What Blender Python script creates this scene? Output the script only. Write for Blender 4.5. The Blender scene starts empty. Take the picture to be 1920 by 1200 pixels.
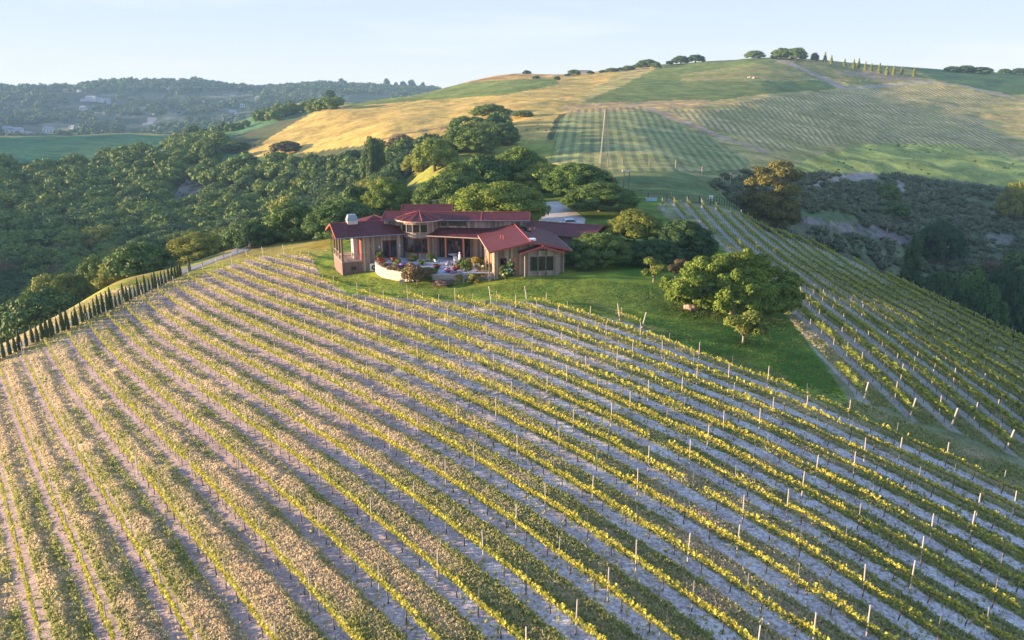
import bpy, math, random
import numpy as np
from mathutils import Vector
R_ = math.radians
rng = np.random.default_rng(7)
random.seed(7)
SC = bpy.context.scene
COL = SC.collection

# ------------------------------------------------------------ camera, sky, sun, exposure
CZ = 26.0                       # camera height above the datum
FPX, PITCH = 1500.0, math.atan(430 / 1500)
SUN_AZ, SUN_EL = R_(-90), R_(7.0)    # azimuth from the view direction (+Y), negative = left
cam = bpy.data.cameras.new('camera')
cam.sensor_width = 36.0
cam.lens = 36.0 * FPX / 1920
cam.clip_start = 0.5
cam.clip_end = 20000
camo = bpy.data.objects.new('camera', cam)
COL.objects.link(camo)
camo.location = (0, 0, CZ)
camo.rotation_euler = (R_(90) - PITCH, 0, 0)
SC.camera = camo
W = bpy.data.worlds.new('World'); SC.world = W; W.use_nodes = True
nt = W.node_tree
bg = nt.nodes['Background']
sky = nt.nodes.new('ShaderNodeTexSky')
sky.sky_type = 'NISHITA'; sky.sun_disc = False
sky.sun_elevation = SUN_EL + R_(5); sky.sun_rotation = SUN_AZ
sky.altitude = 100; sky.air_density = 1.0; sky.dust_density = 0.4; sky.ozone_density = 1.6
# the hazy evening sky: the sky texture plus the pale veil of high haze that brightens it evenly
tc = nt.nodes.new('ShaderNodeTexCoord'); sp = nt.nodes.new('ShaderNodeSeparateXYZ'); nt.links.new(tc.outputs['Generated'], sp.inputs[0])
rp = nt.nodes.new('ShaderNodeValToRGB'); nt.links.new(sp.outputs[2], rp.inputs[0])
for i, (p, c) in enumerate([(0.0, (2.02, 1.92, 1.98)), (.05, (1.68, 1.86, 2.10)), (.20, (1.18, 1.60, 2.12)), (.6, (0.95, 1.55, 2.75)), (1.0, (0.9, 1.5, 3.0))]):
    e = rp.color_ramp.elements[i] if i < 2 else rp.color_ramp.elements.new(p)
    e.position = p; e.color = (*c, 1)
cl = nt.nodes.new('ShaderNodeTexNoise'); cl.inputs['Scale'].default_value = 2.2; cl.inputs['Detail'].default_value = 6; cl.inputs['Roughness'].default_value = .6
mp = nt.nodes.new('ShaderNodeMapping'); mp.inputs['Scale'].default_value = (1.0, 1.6, 9.0); nt.links.new(tc.outputs['Generated'], mp.inputs[0]); nt.links.new(mp.outputs[0], cl.inputs[0])
cr = nt.nodes.new('ShaderNodeValToRGB'); cr.color_ramp.elements[0].position = .52; cr.color_ramp.elements[1].position = 1.0; nt.links.new(cl.outputs[0], cr.inputs[0])
mc = nt.nodes.new('ShaderNodeMix'); mc.data_type = 'RGBA'; nt.links.new(cr.outputs[0], mc.inputs[0]); nt.links.new(rp.outputs[0], mc.inputs[6]); mc.inputs[7].default_value = (2.3, 2.25, 2.35, 1)
ad = nt.nodes.new('ShaderNodeMix'); ad.data_type = 'RGBA'; ad.blend_type = 'ADD'; ad.inputs[0].default_value = 1
sc_ = nt.nodes.new('ShaderNodeMix'); sc_.data_type = 'RGBA'; sc_.blend_type = 'MULTIPLY'; sc_.inputs[0].default_value = 1; sc_.inputs[7].default_value = (.05, .05, .05, 1)
nt.links.new(sky.outputs[0], sc_.inputs[6]); nt.links.new(sc_.outputs[2], ad.inputs[6]); nt.links.new(mc.outputs[2], ad.inputs[7])
nt.links.new(ad.outputs[2], bg.inputs[0]); bg.inputs[1].default_value = 0.118
sd = Vector((math.sin(SUN_AZ) * math.cos(SUN_EL), math.cos(SUN_AZ) * math.cos(SUN_EL), math.sin(SUN_EL)))
sl = bpy.data.lights.new('sun', 'SUN'); sl.energy = 5.0; sl.angle = R_(0.6); sl.color = (1.0, 0.75, 0.47)
so = bpy.data.objects.new('sun', sl); COL.objects.link(so)
so.rotation_euler = sd.to_track_quat('Z', 'Y').to_euler()
SC.view_settings.view_transform = 'Standard'; SC.view_settings.look = 'None'
SC.view_settings.gamma = 1; SC.view_settings.use_curve_mapping = False
SC.view_settings.exposure = 1.85
SC.cycles.max_bounces = 5; SC.cycles.diffuse_bounces = 2; SC.cycles.transparent_max_bounces = 8

# ------------------------------------------------------------ helpers: tags, meshes
def tag(o, label=None, cat=None, group=None, kind=None):
    if label: o['label'] = label
    if cat: o['category'] = cat
    if group: o['group'] = group
    if kind: o['kind'] = kind
    return o

def mesh_np(name, V, Q=None, T=None, mats=(), mi=None, smooth=False, vcol=None):
    V = np.asarray(V, np.float32)
    Q = np.zeros((0, 4), np.int32) if Q is None else np.asarray(Q, np.int32)
    T = np.zeros((0, 3), np.int32) if T is None else np.asarray(T, np.int32)
    me = bpy.data.meshes.new(name)
    nq, ntr = len(Q), len(T)
    me.vertices.add(len(V)); me.vertices.foreach_set('co', V.ravel())
    me.loops.add(nq * 4 + ntr * 3)
    me.loops.foreach_set('vertex_index', np.concatenate([Q.ravel(), T.ravel()]).astype(np.int32))
    me.polygons.add(nq + ntr)
    ls = np.concatenate([np.arange(nq) * 4, nq * 4 + np.arange(ntr) * 3]).astype(np.int32)
    me.polygons.foreach_set('loop_start', ls)
    for m in mats: me.materials.append(m)
    if mi is not None: me.polygons.foreach_set('material_index', np.asarray(mi, np.int32))
    me.polygons.foreach_set('use_smooth', np.full(nq + ntr, bool(smooth)))
    if vcol is not None:          # dict name -> (N,) or (N,3) per vertex
        for k, a in vcol.items():
            a = np.asarray(a, np.float32)
            if a.ndim == 1:
                at = me.attributes.new(k, 'FLOAT', 'POINT'); at.data.foreach_set('value', a)
            else:
                at = me.attributes.new(k, 'FLOAT_VECTOR', 'POINT'); at.data.foreach_set('vector', a[:, :3].ravel())
    me.update(calc_edges=True)
    return me

def link(name, data, parent=None, loc=None, rz=0, scale=None):
    o = bpy.data.objects.new(name, data); COL.objects.link(o)
    if parent: o.parent = parent
    if loc is not None: o.location = [float(c) for c in loc]
    if rz: o.rotation_euler = (0, 0, rz)
    if scale is not None: o.scale = (scale,) * 3 if isinstance(scale, (int, float)) else scale
    return o

class MB:
    """collects boxes, plates, tubes; build() links them as ONE mesh object"""
    def __init__(s): s.V = []; s.F = []; s.M = []; s.m = 0
    def add(s, vs, fs):
        b = len(s.V); s.V += [tuple(float(c) for c in v) for v in vs]
        s.F += [tuple(b + i for i in f) for f in fs]; s.M += [s.m] * len(fs); return s
    def hexa(s, a, b):            # bottom ring a (4), top ring b (4)
        return s.add(list(a) + list(b), [(3, 2, 1, 0), (4, 5, 6, 7), (0, 1, 5, 4), (1, 2, 6, 5), (2, 3, 7, 6), (3, 0, 4, 7)])
    def box(s, fr, u0, u1, v0, v1, z0, z1):
        c = [(u0, v0), (u1, v0), (u1, v1), (u0, v1)]
        return s.hexa([fr(u, v, z0) for u, v in c], [fr(u, v, z1) for u, v in c])
    def plate(s, pts, th):        # pts: top ring, extruded down by th
        n = len(pts); lo = [(p[0], p[1], p[2] - th) for p in pts]
        fs = [tuple(range(n)), tuple(range(2 * n - 1, n - 1, -1))] + [(i, n + i, n + (i + 1) % n, (i + 1) % n) for i in range(n)]
        return s.add(list(pts) + lo, fs)
    def tube(s, pts, rad, n=6):
        pts = [Vector(p) for p in pts]; vs = []; fs = []
        if not hasattr(rad, '__len__'): rad = [rad] * len(pts)
        for i, p in enumerate(pts):
            d = (pts[min(i + 1, len(pts) - 1)] - pts[max(i - 1, 0)]).normalized()
            a = d.orthogonal().normalized(); b = d.cross(a)
            vs += [p + (a * math.cos(2 * math.pi * k / n) + b * math.sin(2 * math.pi * k / n)) * rad[i] for k in range(n)]
        for i in range(len(pts) - 1):
            fs += [(i * n + k, i * n + (k + 1) % n, (i + 1) * n + (k + 1) % n, (i + 1) * n + k) for k in range(n)]
        fs += [tuple(range(n - 1, -1, -1)), tuple(range((len(pts) - 1) * n, len(pts) * n))]
        return s.add(vs, fs)
    def lathe(s, c, prof, n=16, a0=0, a1=2 * math.pi):
        full = abs(a1 - a0 - 2 * math.pi) < 1e-6; k = n if full else n + 1; vs = []; fs = []
        for r, z in prof:
            vs += [(c[0] + r * math.cos(a0 + (a1 - a0) * i / n), c[1] + r * math.sin(a0 + (a1 - a0) * i / n), c[2] + z) for i in range(k)]
        for j in range(len(prof) - 1):
            for i in range(n): 
                i2 = (i + 1) % k
                fs.append((j * k + i, j * k + i2, (j + 1) * k + i2, (j + 1) * k + i))
        if full: fs += [tuple(range(k - 1, -1, -1)), tuple(range((len(prof) - 1) * k, len(prof) * k))]
        return s.add(vs, fs)
    def mesh(s, name, mats, smooth=False):
        me = bpy.data.meshes.new(name); me.from_pydata(s.V, [], s.F)
        for m in (mats if isinstance(mats, (list, tuple)) else [mats]): me.materials.append(m)
        me.polygons.foreach_set('material_index', s.M)
        if smooth: me.polygons.foreach_set('use_smooth', [True] * len(s.F))
        me.update(); return me
    def build(s, name, mats, parent=None, smooth=False, **k):
        return link(name, s.mesh(name, mats, smooth), parent, **k)

def empty(name, loc=(0, 0, 0), rz=0, scale=None):
    return link(name, None, None, loc, rz, scale)
def copy_tree(o, parent=None, children=None):
    c = o.copy(); COL.objects.link(c)
    if parent: c.parent = parent
    for ch in list(o.children): copy_tree(ch, c)
    return c
def frame(ox, oy, deg):
    c, s = math.cos(R_(deg)), math.sin(R_(deg))
    return lambda u, v, z=0: (ox + u * c - v * s, oy + u * s + v * c, z)
XY = lambda u, v, z=0: (u, v, z)

# ------------------------------------------------------------ noise
def vnoise(x, y, seed=0):
    xi = np.floor(x).astype(np.int64); yi = np.floor(y).astype(np.int64)
    fx = x - xi; fy = y - yi; fx = fx * fx * (3 - 2 * fx); fy = fy * fy * (3 - 2 * fy)
    def h(a, b):
        n = (a * 374761393 + b * 668265263 + seed * 69069) & 0xffffffff
        n = ((n ^ (n >> 13)) * 1274126177) & 0xffffffff
        return ((n ^ (n >> 16)) & 0xffff) / 65535.0
    return ((h(xi, yi) * (1 - fx) + h(xi + 1, yi) * fx) * (1 - fy) + (h(xi, yi + 1) * (1 - fx) + h(xi + 1, yi + 1) * fx) * fy) * 2 - 1
def fbm(x, y, o=3, seed=0):
    r = 0; a = 1; t = 0
    for i in range(o):
        r = r + a * vnoise(x * 2 ** i, y * 2 ** i, seed + i * 17); t += a; a *= .5
    return r / t

# ------------------------------------------------------------ terrain: surveyed hilltop + control points of the hills beyond
PC = [1.1039, 3.5001, -0.1507, -9.4386, -0.3502, 0.2687, -0.7997, 3.7015, -2.0461, 0.5522, 0.7218, -1.7571, -1.7165, 1.8576, -0.2232]
def hill_poly(X, Y):              # height relative to the camera
    x = X / 60; y = (Y - 80) / 60; r = PC[0]; k = 1
    for d in range(1, 5):
        for i in range(d + 1): r = r + PC[k] * x ** (d - i) * y ** i; k += 1
    return r - 26.5
def pix_dir(px, py):
    u = (px - 960) / FPX; v = (py - 600) / FPX
    return u, math.cos(PITCH) - v * math.sin(PITCH), -math.sin(PITCH) - v * math.cos(PITCH)
CP = []                           # (az, ln r, e = Z/r)
def cy(px, py, r):
    x, y, z = pix_dir(px, py); CP.append((math.atan2(x, y), math.log(r), z / math.hypot(x, y)))
def cz(px, Z, r):
    x, y, z = pix_dir(px, 300); CP.append((math.atan2(x, y), math.log(r), Z / r))
for X in range(-95, 111, 12):
    for Y in range(22, 186, 12):
        if Y > 150 and X < -62: continue
        if X < -78 and Y > 80 or X > 76 and Y > 92: continue
        if Y > 172 and (X < 5 or X > 60): continue
        r = math.hypot(X, Y)
        if X > 60 and r > 190: continue
        CP.append((math.atan2(X, Y), math.log(r), float(hill_poly(np.float64(X), np.float64(Y))) / r))
TAB = {
 -400: 'z-44@150 z-58@250 z-56@400 z-44@600 z-42@850 z-60@1100 z-80@1500 z-5@2200 z-20@2500 z-100@3300',
 0: 'z-46@172 z-57@200 z-65@260 z-65@350 z-58@450 z-50@540 y290@600 y275@700 y257@850 z-50@900 z-64@1000 z-85@1300 y245@1600 y215@1900 y174@2200 y167@2300 z-20@2500 z-100@3200',
 240: 'z-44@196 z-56@230 z-62@300 z-58@400 z-52@480 y302@560 y280@650 y253@850 z-50@890 z-64@1000 z-85@1300 y240@1600 y162@2200 y155@2300 z-20@2500 z-100@3200',
 360: 'z-42@200 z-56@250 z-60@320 z-54@420 y300@520 y268@700 y250@820 z-62@1000 z-85@1300 y235@1600 y160@2200 y153@2300 z-20@2500 z-100@3200',
 480: 'z-40@202 z-52@250 z-54@330 z-46@420 y283@500 y250@620 y225@800 y217@900 z-34@960 z-75@1300 y220@1600 y170@2200 y165@2300 z-20@2500 z-100@3200',
 600: 'z-37@202 z-46@250 z-47@330 z-41@400 y275@450 y250@500 y207@600 y215@680 y196@800 y189@900 z-22@990 z-60@1400 y166@2200 y161@2300 z-20@2500 z-100@3200',
 720: 'z-26@150 z-27.5@180 z-32@220 z-36@260 z-37@300 z-35@350 y250@420 y215@520 y187@640 y190@720 z-14@800 z-60@1300 y168@2300 z-20@2500 z-100@3200',
 850: 'z-24.7@150 z-26@190 z-27@240 y300@280 y280@300 z-25@360 y235@420 y200@520 y172@650 y161@750 z0@900 z-40@1300 y176@2300 z-20@2500 z-100@3200',
 960: 'z-24.3@155 z-24.5@180 z-25@220 z-24.3@270 y263@320 y240@360 y200@450 y165@600 y150@700 y139@800 z8@950 z-30@1400 z-60@2300 z-100@3200',
 1060: 'z-24.3@160 z-24.2@200 z-24@240 y300@270 y250@330 y210@410 y190@480 y165@600 y139@790 z10@950 z-30@1400 z-60@2300 z-100@3200',
 1200: 'z-24@180 y330@222 y310@255 y260@320 y220@400 y195@470 y160@600 y130@750 y123@800 z14@960 z-20@1400 z-60@2300 z-100@3200',
 1320: 'z-24.7@188 z-25@235 y300@290 y260@360 y215@430 y190@500 y160@600 y130@720 y116@800 z18@960 z-20@1400 z-60@2300 z-100@3200',
 1440: 'z-34@208 z-36@240 y320@300 y280@360 y240@430 y190@530 y165@600 y130@720 y109@800 z22@960 z-20@1400 z-60@2300 z-100@3200',
 1560: 'z-44@200 z-47@230 y410@262 y380@290 y325@350 y290@400 y260@450 y215@540 y170@650 y140@740 y116@820 z18@980 z-20@1400 z-60@2300 z-100@3200',
 1680: 'z-48@190 z-54@220 z-55@260 y440@300 y400@330 y340@390 y290@450 y250@520 y200@620 y165@720 y125@850 z14@1010 z-20@1400 z-60@2300 z-100@3200',
 1800: 'z-50@180 z-60@220 z-62@270 y450@330 y400@360 y330@430 y280@500 y240@580 y190@690 y160@760 y133@880 z12@1040 z-20@1400 z-60@2300 z-100@3200',
 1920: 'z-52@165 z-62@210 z-66@270 y450@350 y400@390 y340@450 y280@540 y220@660 y170@780 y139@900 z10@1060 z-20@1400 z-60@2300 z-100@3200',
 2350: 'z-52@150 z-66@210 z-68@270 y450@350 y400@390 y340@450 y280@540 y220@660 y170@780 y139@900 z10@1060 z-20@1400 z-60@2300 z-100@3200'}
for px, row in TAB.items():
    for it in row.split():
        v, r = it[1:].split('@')
        (cz if it[0] == 'z' else cy)(px, float(v), float(r))
CP = np.array(CP)
AS = 2.2
def _phi(d2): return 0.5 * d2 * np.log(d2 + 1e-12)
P2 = np.stack([CP[:, 0] * AS, CP[:, 1]], 1); NP = len(P2)
D2 = ((P2[:, None] - P2[None]) ** 2).sum(-1)
A = np.zeros((NP + 3, NP + 3)); A[:NP, :NP] = _phi(D2) + np.eye(NP) * 2e-5
A[:NP, NP] = 1; A[:NP, NP + 1:] = P2; A[NP:, :NP] = A[:NP, NP:].T
WT = np.linalg.solve(A, np.concatenate([CP[:, 2], np.zeros(3)]))
az_in = np.linspace(R_(-38.5), R_(38.5), 740)
AZ = np.concatenate([np.linspace(R_(-75), R_(-38.7), 50), az_in, np.linspace(R_(38.7), R_(70), 48)])
RR = np.concatenate([np.geomspace(9, 1000, 720), np.geomspace(1008, 3400, 80)])
ga, gr = np.meshgrid(AZ, RR)      # rows: r, cols: az
GX = gr * np.sin(ga); GY = gr * np.cos(ga)
def rbf(a, lr):
    out = np.empty(a.size); q = np.stack([a.ravel() * AS, lr.ravel()], 1)
    for i in range(0, len(q), 20000):
        s = q[i:i + 20000]
        d2 = (s[:, None, 0] - P2[None, :, 0]) ** 2 + (s[:, None, 1] - P2[None, :, 1]) ** 2
        out[i:i + 20000] = _phi(d2) @ WT[:NP] + WT[NP] + s @ WT[NP + 1:]
    return out.reshape(a.shape)
E_ = rbf(ga, np.log(np.maximum(gr, 25)))
GZ = E_ * gr
wn = np.clip((gr - 32) / 25, 0, 1); wn = wn * wn * (3 - 2 * wn)
GZ = GZ * wn + hill_poly(GX, GY) * (1 - wn)
far = np.clip((gr - 1050) / 500, 0, 1)
GZ += fbm(GX / 6, GY / 6, 2, 3) * 0.10
GZ += np.clip((gr - 200) / 80, 0, 1) * fbm(GX / 7, GY / 7, 3, 25) * np.where(GX > 40, .22, .42)
GZ += (1 - np.clip((gr - 120) / 60, 0, 1)) * fbm(GX / 1.1, GY / 1.1, 2, 27) * .05
GZ += np.clip((gr - 215) / 200, 0, 1) * fbm(GX / 30, GY / 30, 3, 5) * (1.0 + 0 * far)
GZ += far * (fbm(GX / 260, GY / 260, 4, 9) * 14 + fbm(GX / 60, GY / 60, 2, 19) * 3)
_x, _y = GX / np.maximum(GY * math.cos(PITCH) - GZ * math.sin(PITCH), .1) * FPX + 960, GZ / np.maximum(gr, 1)
GZ += np.clip((_x - 1450) / 60, 0, 1) * np.clip((gr - 330) / 40, 0, 1) * np.clip((540 - gr) / 60, 0, 1) * (fbm(GX / 13, GY / 13, 2, 83) * 2.2)
GZ -= .85 * np.exp(-((GX + 8.5) / 6.5) ** 2 - ((GY - 110.3) / 3.2) ** 2)
GZ += CZ
def H(x, y):
    x = np.asarray(x, float); y = np.asarray(y, float)
    a = np.arctan2(x, y); r = np.hypot(x, y)
    ia = np.clip(np.searchsorted(AZ, a) - 1, 0, len(AZ) - 2); ir = np.clip(np.searchsorted(RR, r) - 1, 0, len(RR) - 2)
    fa = np.clip((a - AZ[ia]) / (AZ[ia + 1] - AZ[ia]), 0, 1); fr = np.clip((r - RR[ir]) / (RR[ir + 1] - RR[ir]), 0, 1)
    return (GZ[ir, ia] * (1 - fa) + GZ[ir, ia + 1] * fa) * (1 - fr) + (GZ[ir + 1, ia] * (1 - fa) + GZ[ir + 1, ia + 1] * fa) * fr
def project(x, y, z):
    z = z - CZ; c, s = math.cos(PITCH), math.sin(PITCH)
    d = y * c - z * s; d = np.where(d > .1, d, .1); up = y * s + z * c
    return 960 + FPX * x / d, 600 - FPX * up / d, d
def ground_at(px, py, rmin=15, rmax=3000, h=0.0):
    """the spot of ground seen in the photograph's direction (px, py)"""
    x, y, z = pix_dir(px, py); n = math.hypot(x, y)
    r = np.geomspace(rmin, rmax, 3000); gx = x / n * r; gy = y / n * r
    s = CZ + z / n * r - H(gx, gy) - h
    i = np.where(s < 0)[0]
    if not len(i): i = [int(np.argmin(s))]
    return float(gx[i[0]]), float(gy[i[0]]), float(H(gx[i[0]], gy[i[0]]))
def at_r(px, r):
    x, y, z = pix_dir(px, 300); n = math.hypot(x, y); X, Y = x / n * r, y / n * r
    return X, Y, float(H(X, Y))
def inpoly(px, py, poly):
    c = np.zeros(np.shape(px), bool); n = len(poly)
    for i in range(n):
        x1, y1 = poly[i]; x2, y2 = poly[(i + 1) % n]
        if y1 == y2: continue
        c ^= ((y1 > py) != (y2 > py)) & (px < (x2 - x1) * (py - y1) / (y2 - y1) + x1)
    return c
def polydist(x, y, line):
    d = np.full(np.shape(x), 1e9)
    for (x1, y1), (x2, y2) in zip(line[:-1], line[1:]):
        t = np.clip(((x - x1) * (x2 - x1) + (y - y1) * (y2 - y1)) / ((x2 - x1) ** 2 + (y2 - y1) ** 2), 0, 1)
        d = np.minimum(d, np.hypot(x - x1 - t * (x2 - x1), y - y1 - t * (y2 - y1)))
    return d
# ------------------------------------------------------------ materials
def mat(name):
    m = bpy.data.materials.new(name); m.use_nodes = True
    n = m.node_tree; b = n.nodes['Principled BSDF']; return m, n, b
def nd(n, t, **k):
    x = n.nodes.new(t)
    for a, v in k.items(): setattr(x, a, v)
    return x
def noise(n, scale, detail=3, rough=.55, vec=None, dist=0):
    x = nd(n, 'ShaderNodeTexNoise'); x.inputs['Scale'].default_value = scale; x.inputs['Detail'].default_value = detail
    x.inputs['Roughness'].default_value = rough; x.inputs['Distortion'].default_value = dist
    if vec: n.links.new(vec, x.inputs['Vector'])
    return x.outputs['Fac']
def ramp(n, fac, stops):
    x = nd(n, 'ShaderNodeValToRGB'); e = x.color_ramp.elements
    while len(e) < len(stops): e.new(.5)
    for i, (p, c) in enumerate(stops):
        e[i].position = p; e[i].color = (c, c, c, 1) if not hasattr(c, '__len__') else (*c, 1)
    n.links.new(fac, x.inputs[0]); return x.outputs[0]
def mixc(n, fac, a, b, mode='MIX'):
    x = nd(n, 'ShaderNodeMix', data_type='RGBA', blend_type=mode)
    for i, v in ((0, fac), (6, a), (7, b)):
        s = x.inputs[i]
        if isinstance(v, bpy.types.NodeSocket): n.links.new(v, s)
        elif hasattr(v, '__len__'): s.default_value = (*v, 1)
        else: s.default_value = v if i == 0 else (v, v, v, 1)
    return x.outputs[2]
def mth(n, op, a, b=0, c=0):
    x = nd(n, 'ShaderNodeMath', operation=op)
    for s, v in zip(x.inputs, (a, b, c)):
        if isinstance(v, bpy.types.NodeSocket): n.links.new(v, s)
        else: s.default_value = v
    return x.outputs[0]
def attr(n, name, inst=False):
    return nd(n, 'ShaderNodeAttribute', attribute_name=name)
def bump(n, b, h, strength=.4, dist=.1):
    x = nd(n, 'ShaderNodeBump'); x.inputs['Strength'].default_value = strength; x.inputs['Distance'].default_value = dist
    n.links.new(h, x.inputs['Height']); n.links.new(x.outputs[0], b.inputs['Normal'])
def coords(n): return nd(n, 'ShaderNodeNewGeometry').outputs['Position']
def plain(name, col, rough=.7, metal=0, var=.25, scale=3.0, bmp=0.0):
    m, n, b = mat(name); p = nd(n, 'ShaderNodeTexCoord').outputs['Object']
    f = noise(n, scale, 4, .6, p)
    lo = tuple(c * (1 - var) for c in col); hi = tuple(min(1, c * (1 + var)) for c in col)
    n.links.new(ramp(n, f, [(.3, lo), (.7, hi)]), b.inputs['Base Color'])
    b.inputs['Roughness'].default_value = rough; b.inputs['Metallic'].default_value = metal
    b.inputs['Specular IOR Level'].default_value = .3
    if bmp: bump(n, b, f, .5, bmp)
    return m
def leaf_mat(name, dark, light, dry=None, trans=.14, tone=.6):
    """foliage: per-leaf tone (attribute v) and per-plant tone (object random)"""
    m, n, b = mat(name)
    v = attr(n, 'v').outputs['Fac']; oi = nd(n, 'ShaderNodeObjectInfo').outputs['Random']
    c = ramp(n, v, [(.05, dark), (.95, light)])
    c = mixc(n, mth(n, 'MULTIPLY', oi, tone), c, tuple(x * f for x, f in zip(light, (1.25, 1.0, .7))))
    if dry: c = mixc(n, ramp(n, v, [(.80, 0.0), (.9, 1.0)]), c, dry)
    n.links.new(c, b.inputs['Base Color']); b.inputs['Roughness'].default_value = .65
    b.inputs['Specular IOR Level'].default_value = .2
    t = nd(n, 'ShaderNodeBsdfTranslucent'); n.links.new(c, t.inputs[0])
    mx = nd(n, 'ShaderNodeMixShader'); mx.inputs[0].default_value = trans
    n.links.new(b.outputs[0], mx.inputs[1]); n.links.new(t.outputs[0], mx.inputs[2])
    n.links.new(mx.outputs[0], n.nodes['Material Output'].inputs['Surface'])
    return m

# ------------------------------------------------------------ vineyard rows (surveyed: 3 m apart)
TH1, S1 = 0.6271, 3.9321
TH2, S2 = -0.0435, 28.1672
N1 = (math.cos(TH1), math.sin(TH1)); D1 = (-math.sin(TH1), math.cos(TH1))
N2 = (math.cos(TH2), math.sin(TH2)); D2_ = (-math.sin(TH2), math.cos(TH2))
FRONT = [(-900, 1000), (-300, 790), (-60, 715), (20, 678), (60, 660), (110, 640), (150, 619), (200, 597), (260, 570), (330, 538), (400, 508), (440, 494), (500, 480), (580, 476), (590, 496),
         (600, 520), (652, 552), (750, 560), (850, 566), (918, 566), (990, 567), (1110, 590), (1180, 606), (1330, 670), (1440, 712), (1560, 766), (1680, 816), (1800, 868), (1930, 928), (2200, 1060), (2900, 1700), (-900, 1700)]
RIGHT = [(1236, 392), (1256, 377), (1284, 382), (1310, 388), (1336, 394), (1362, 403), (1400, 412), (1500, 450), (1600, 495), (1700, 540), (1800, 587), (1930, 648), (2060, 715), (2500, 1000), (2500, 1300), (2200, 1060),
         (1960, 895), (1930, 875), (1905, 855), (1860, 842), (1826, 823), (1780, 805), (1712, 790), (1660, 762), (1611, 757), (1594, 728), (1530, 660), (1478, 596), (1450, 560), (1400, 505), (1345, 450), (1290, 415)]
def in_front(x, y, z):
    px, py, d = project(x, y, z); return inpoly(px, py, FRONT) & (np.hypot(x, y) < 190)
def in_right(x, y, z):
    px, py, d = project(x, y, z)
    s = (np.asarray(x) * N2[0] + np.asarray(y) * N2[1] - S2) / 3.025
    return inpoly(px, py, RIGHT) & (np.hypot(x, y) < 192) & (s > -8.6) & (s < 17.6)

# ------------------------------------------------------------ colour of the ground (albedo per zone)
PX, PY, _ = project(GX, GY, GZ)
jit = np.clip(gr / 160, .5, 3)
n1 = fbm(GX / 9, GY / 9, 3, 31); n2 = fbm(GX / 2.2, GY / 2.2, 2, 37); n3 = fbm(GX / 40, GY / 40, 3, 41); n4 = fbm(GX / 16, GY / 5, 3, 47)
QX = PX + n2 * 2.5 + n1 * 3; QY = PY + n2 * 1.2 + n1 * 1.5
C = np.zeros(GX.shape + (3,)); C[:] = (0.075, 0.085, 0.035)            # woodland floor
def mixin(mask, col, col2=None, nn=None):
    col = np.array(col, float)
    c = col if col2 is None else col + (np.array(col2) - col) * np.clip(.5 + nn[..., None] * .9, 0, 1)
    w = mask[..., None] * 1.0
    C[:] = C * (1 - w) + c * w
def poly(p, r0=0, r1=9e9): return inpoly(QX, QY, p) & (gr > r0) & (gr < r1)
STRAW, STRAW2 = (0.52, 0.34, 0.09), (0.36, 0.265, 0.075)
GREEN, GREEN2 = (0.105, 0.155, 0.032), (0.20, 0.215, 0.05)
# far ridge and the valley before it
mixin(gr > 930, (0.035, 0.055, 0.030), (0.075, 0.090, 0.050), n3 * 1.6)
fr_ = fbm(GX / 55, GY / 55, 4, 77)
mixin((gr > 1250) & (fr_ > .22), (0.022, 0.034, 0.018)); mixin((gr > 1250) & (fr_ < -.38), (0.16, 0.15, 0.09))
# meadow and light ridge in the left distance
mixin(poly([(-300, 330), (-300, 262), (0, 255), (330, 248), (520, 200), (600, 183), (700, 160), (720, 200), (560, 215), (420, 262), (330, 300), (200, 330)], 560, 960), (0.07, 0.16, 0.06), (0.10, 0.19, 0.08), n4)
mixin(poly([(-300, 266), (0, 263), (200, 260), (330, 252), (520, 206), (600, 190), (660, 180), (660, 150), (300, 230), (-300, 250)], 780, 960), STRAW)
mixin(poly([(380, 305), (400, 290), (540, 283), (560, 292), (470, 302)], 380, 640), (0.08, 0.17, 0.05))
mixin(poly([(280, 345), (300, 335), (420, 338), (415, 375), (300, 380)], 200, 520) & (n2 > -.1), (0.20, 0.18, 0.15))
# golden hill
mixin(poly([(440, 300), (470, 280), (540, 238), (600, 203), (650, 150), (1500, 50), (1500, 150), (1180, 190), (1045, 215), (1010, 300), (980, 290), (900, 262), (830, 262), (700, 270), (560, 287), (500, 292)], 270, 1500), STRAW, STRAW2, n4 * 1.3)
mixin(poly([(640, 203), (700, 180), (860, 152), (960, 148), (1040, 148), (1050, 158), (950, 178), (800, 187), (700, 196)], 380, 1500), GREEN, GREEN2, n4)
mixin(poly([(850, 158), (900, 145), (985, 132), (1080, 132), (1080, 142), (1000, 148), (900, 153)], 560, 1500), (0.22, 0.12, 0.045), STRAW, n1)
# the whole right-hand hill
mixin(poly([(1060, 215), (1100, 170), (1240, 100), (2600, 60), (2600, 380), (1920, 352), (1700, 330), (1500, 325), (1420, 400), (1250, 380), (1140, 345), (1030, 330), (1040, 260)], 195, 1500), (0.26, 0.24, 0.07), (0.48, 0.34, 0.12), n4 * 1.8)
mixin(poly([(1070, 202), (1150, 168), (1240, 124), (1330, 112), (1425, 106), (1465, 112), (1440, 120), (1380, 124), (1290, 138), (1275, 152), (1400, 152), (1545, 150), (1570, 166), (1400, 180), (1320, 192), (1180, 196)], 380, 1500), GREEN, GREEN2, n4)
mixin(poly([(1275, 140), (1380, 124), (1440, 118), (1480, 120), (1545, 148), (1400, 152), (1280, 152)], 560, 1500), (0.30, 0.23, 0.08), GREEN2, n4 * 2)
mixin(poly([(1480, 108), (1700, 122), (1760, 135), (1740, 152), (1600, 160), (1500, 128)], 600, 1500), (0.30, 0.23, 0.07), (0.14, 0.17, 0.05), n4 * 2)
mixin(poly([(1560, 135), (1640, 132), (1740, 150), (1660, 152)], 600, 1500), (0.28, 0.20, 0.16), (0.20, 0.18, 0.08), n4)
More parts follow.
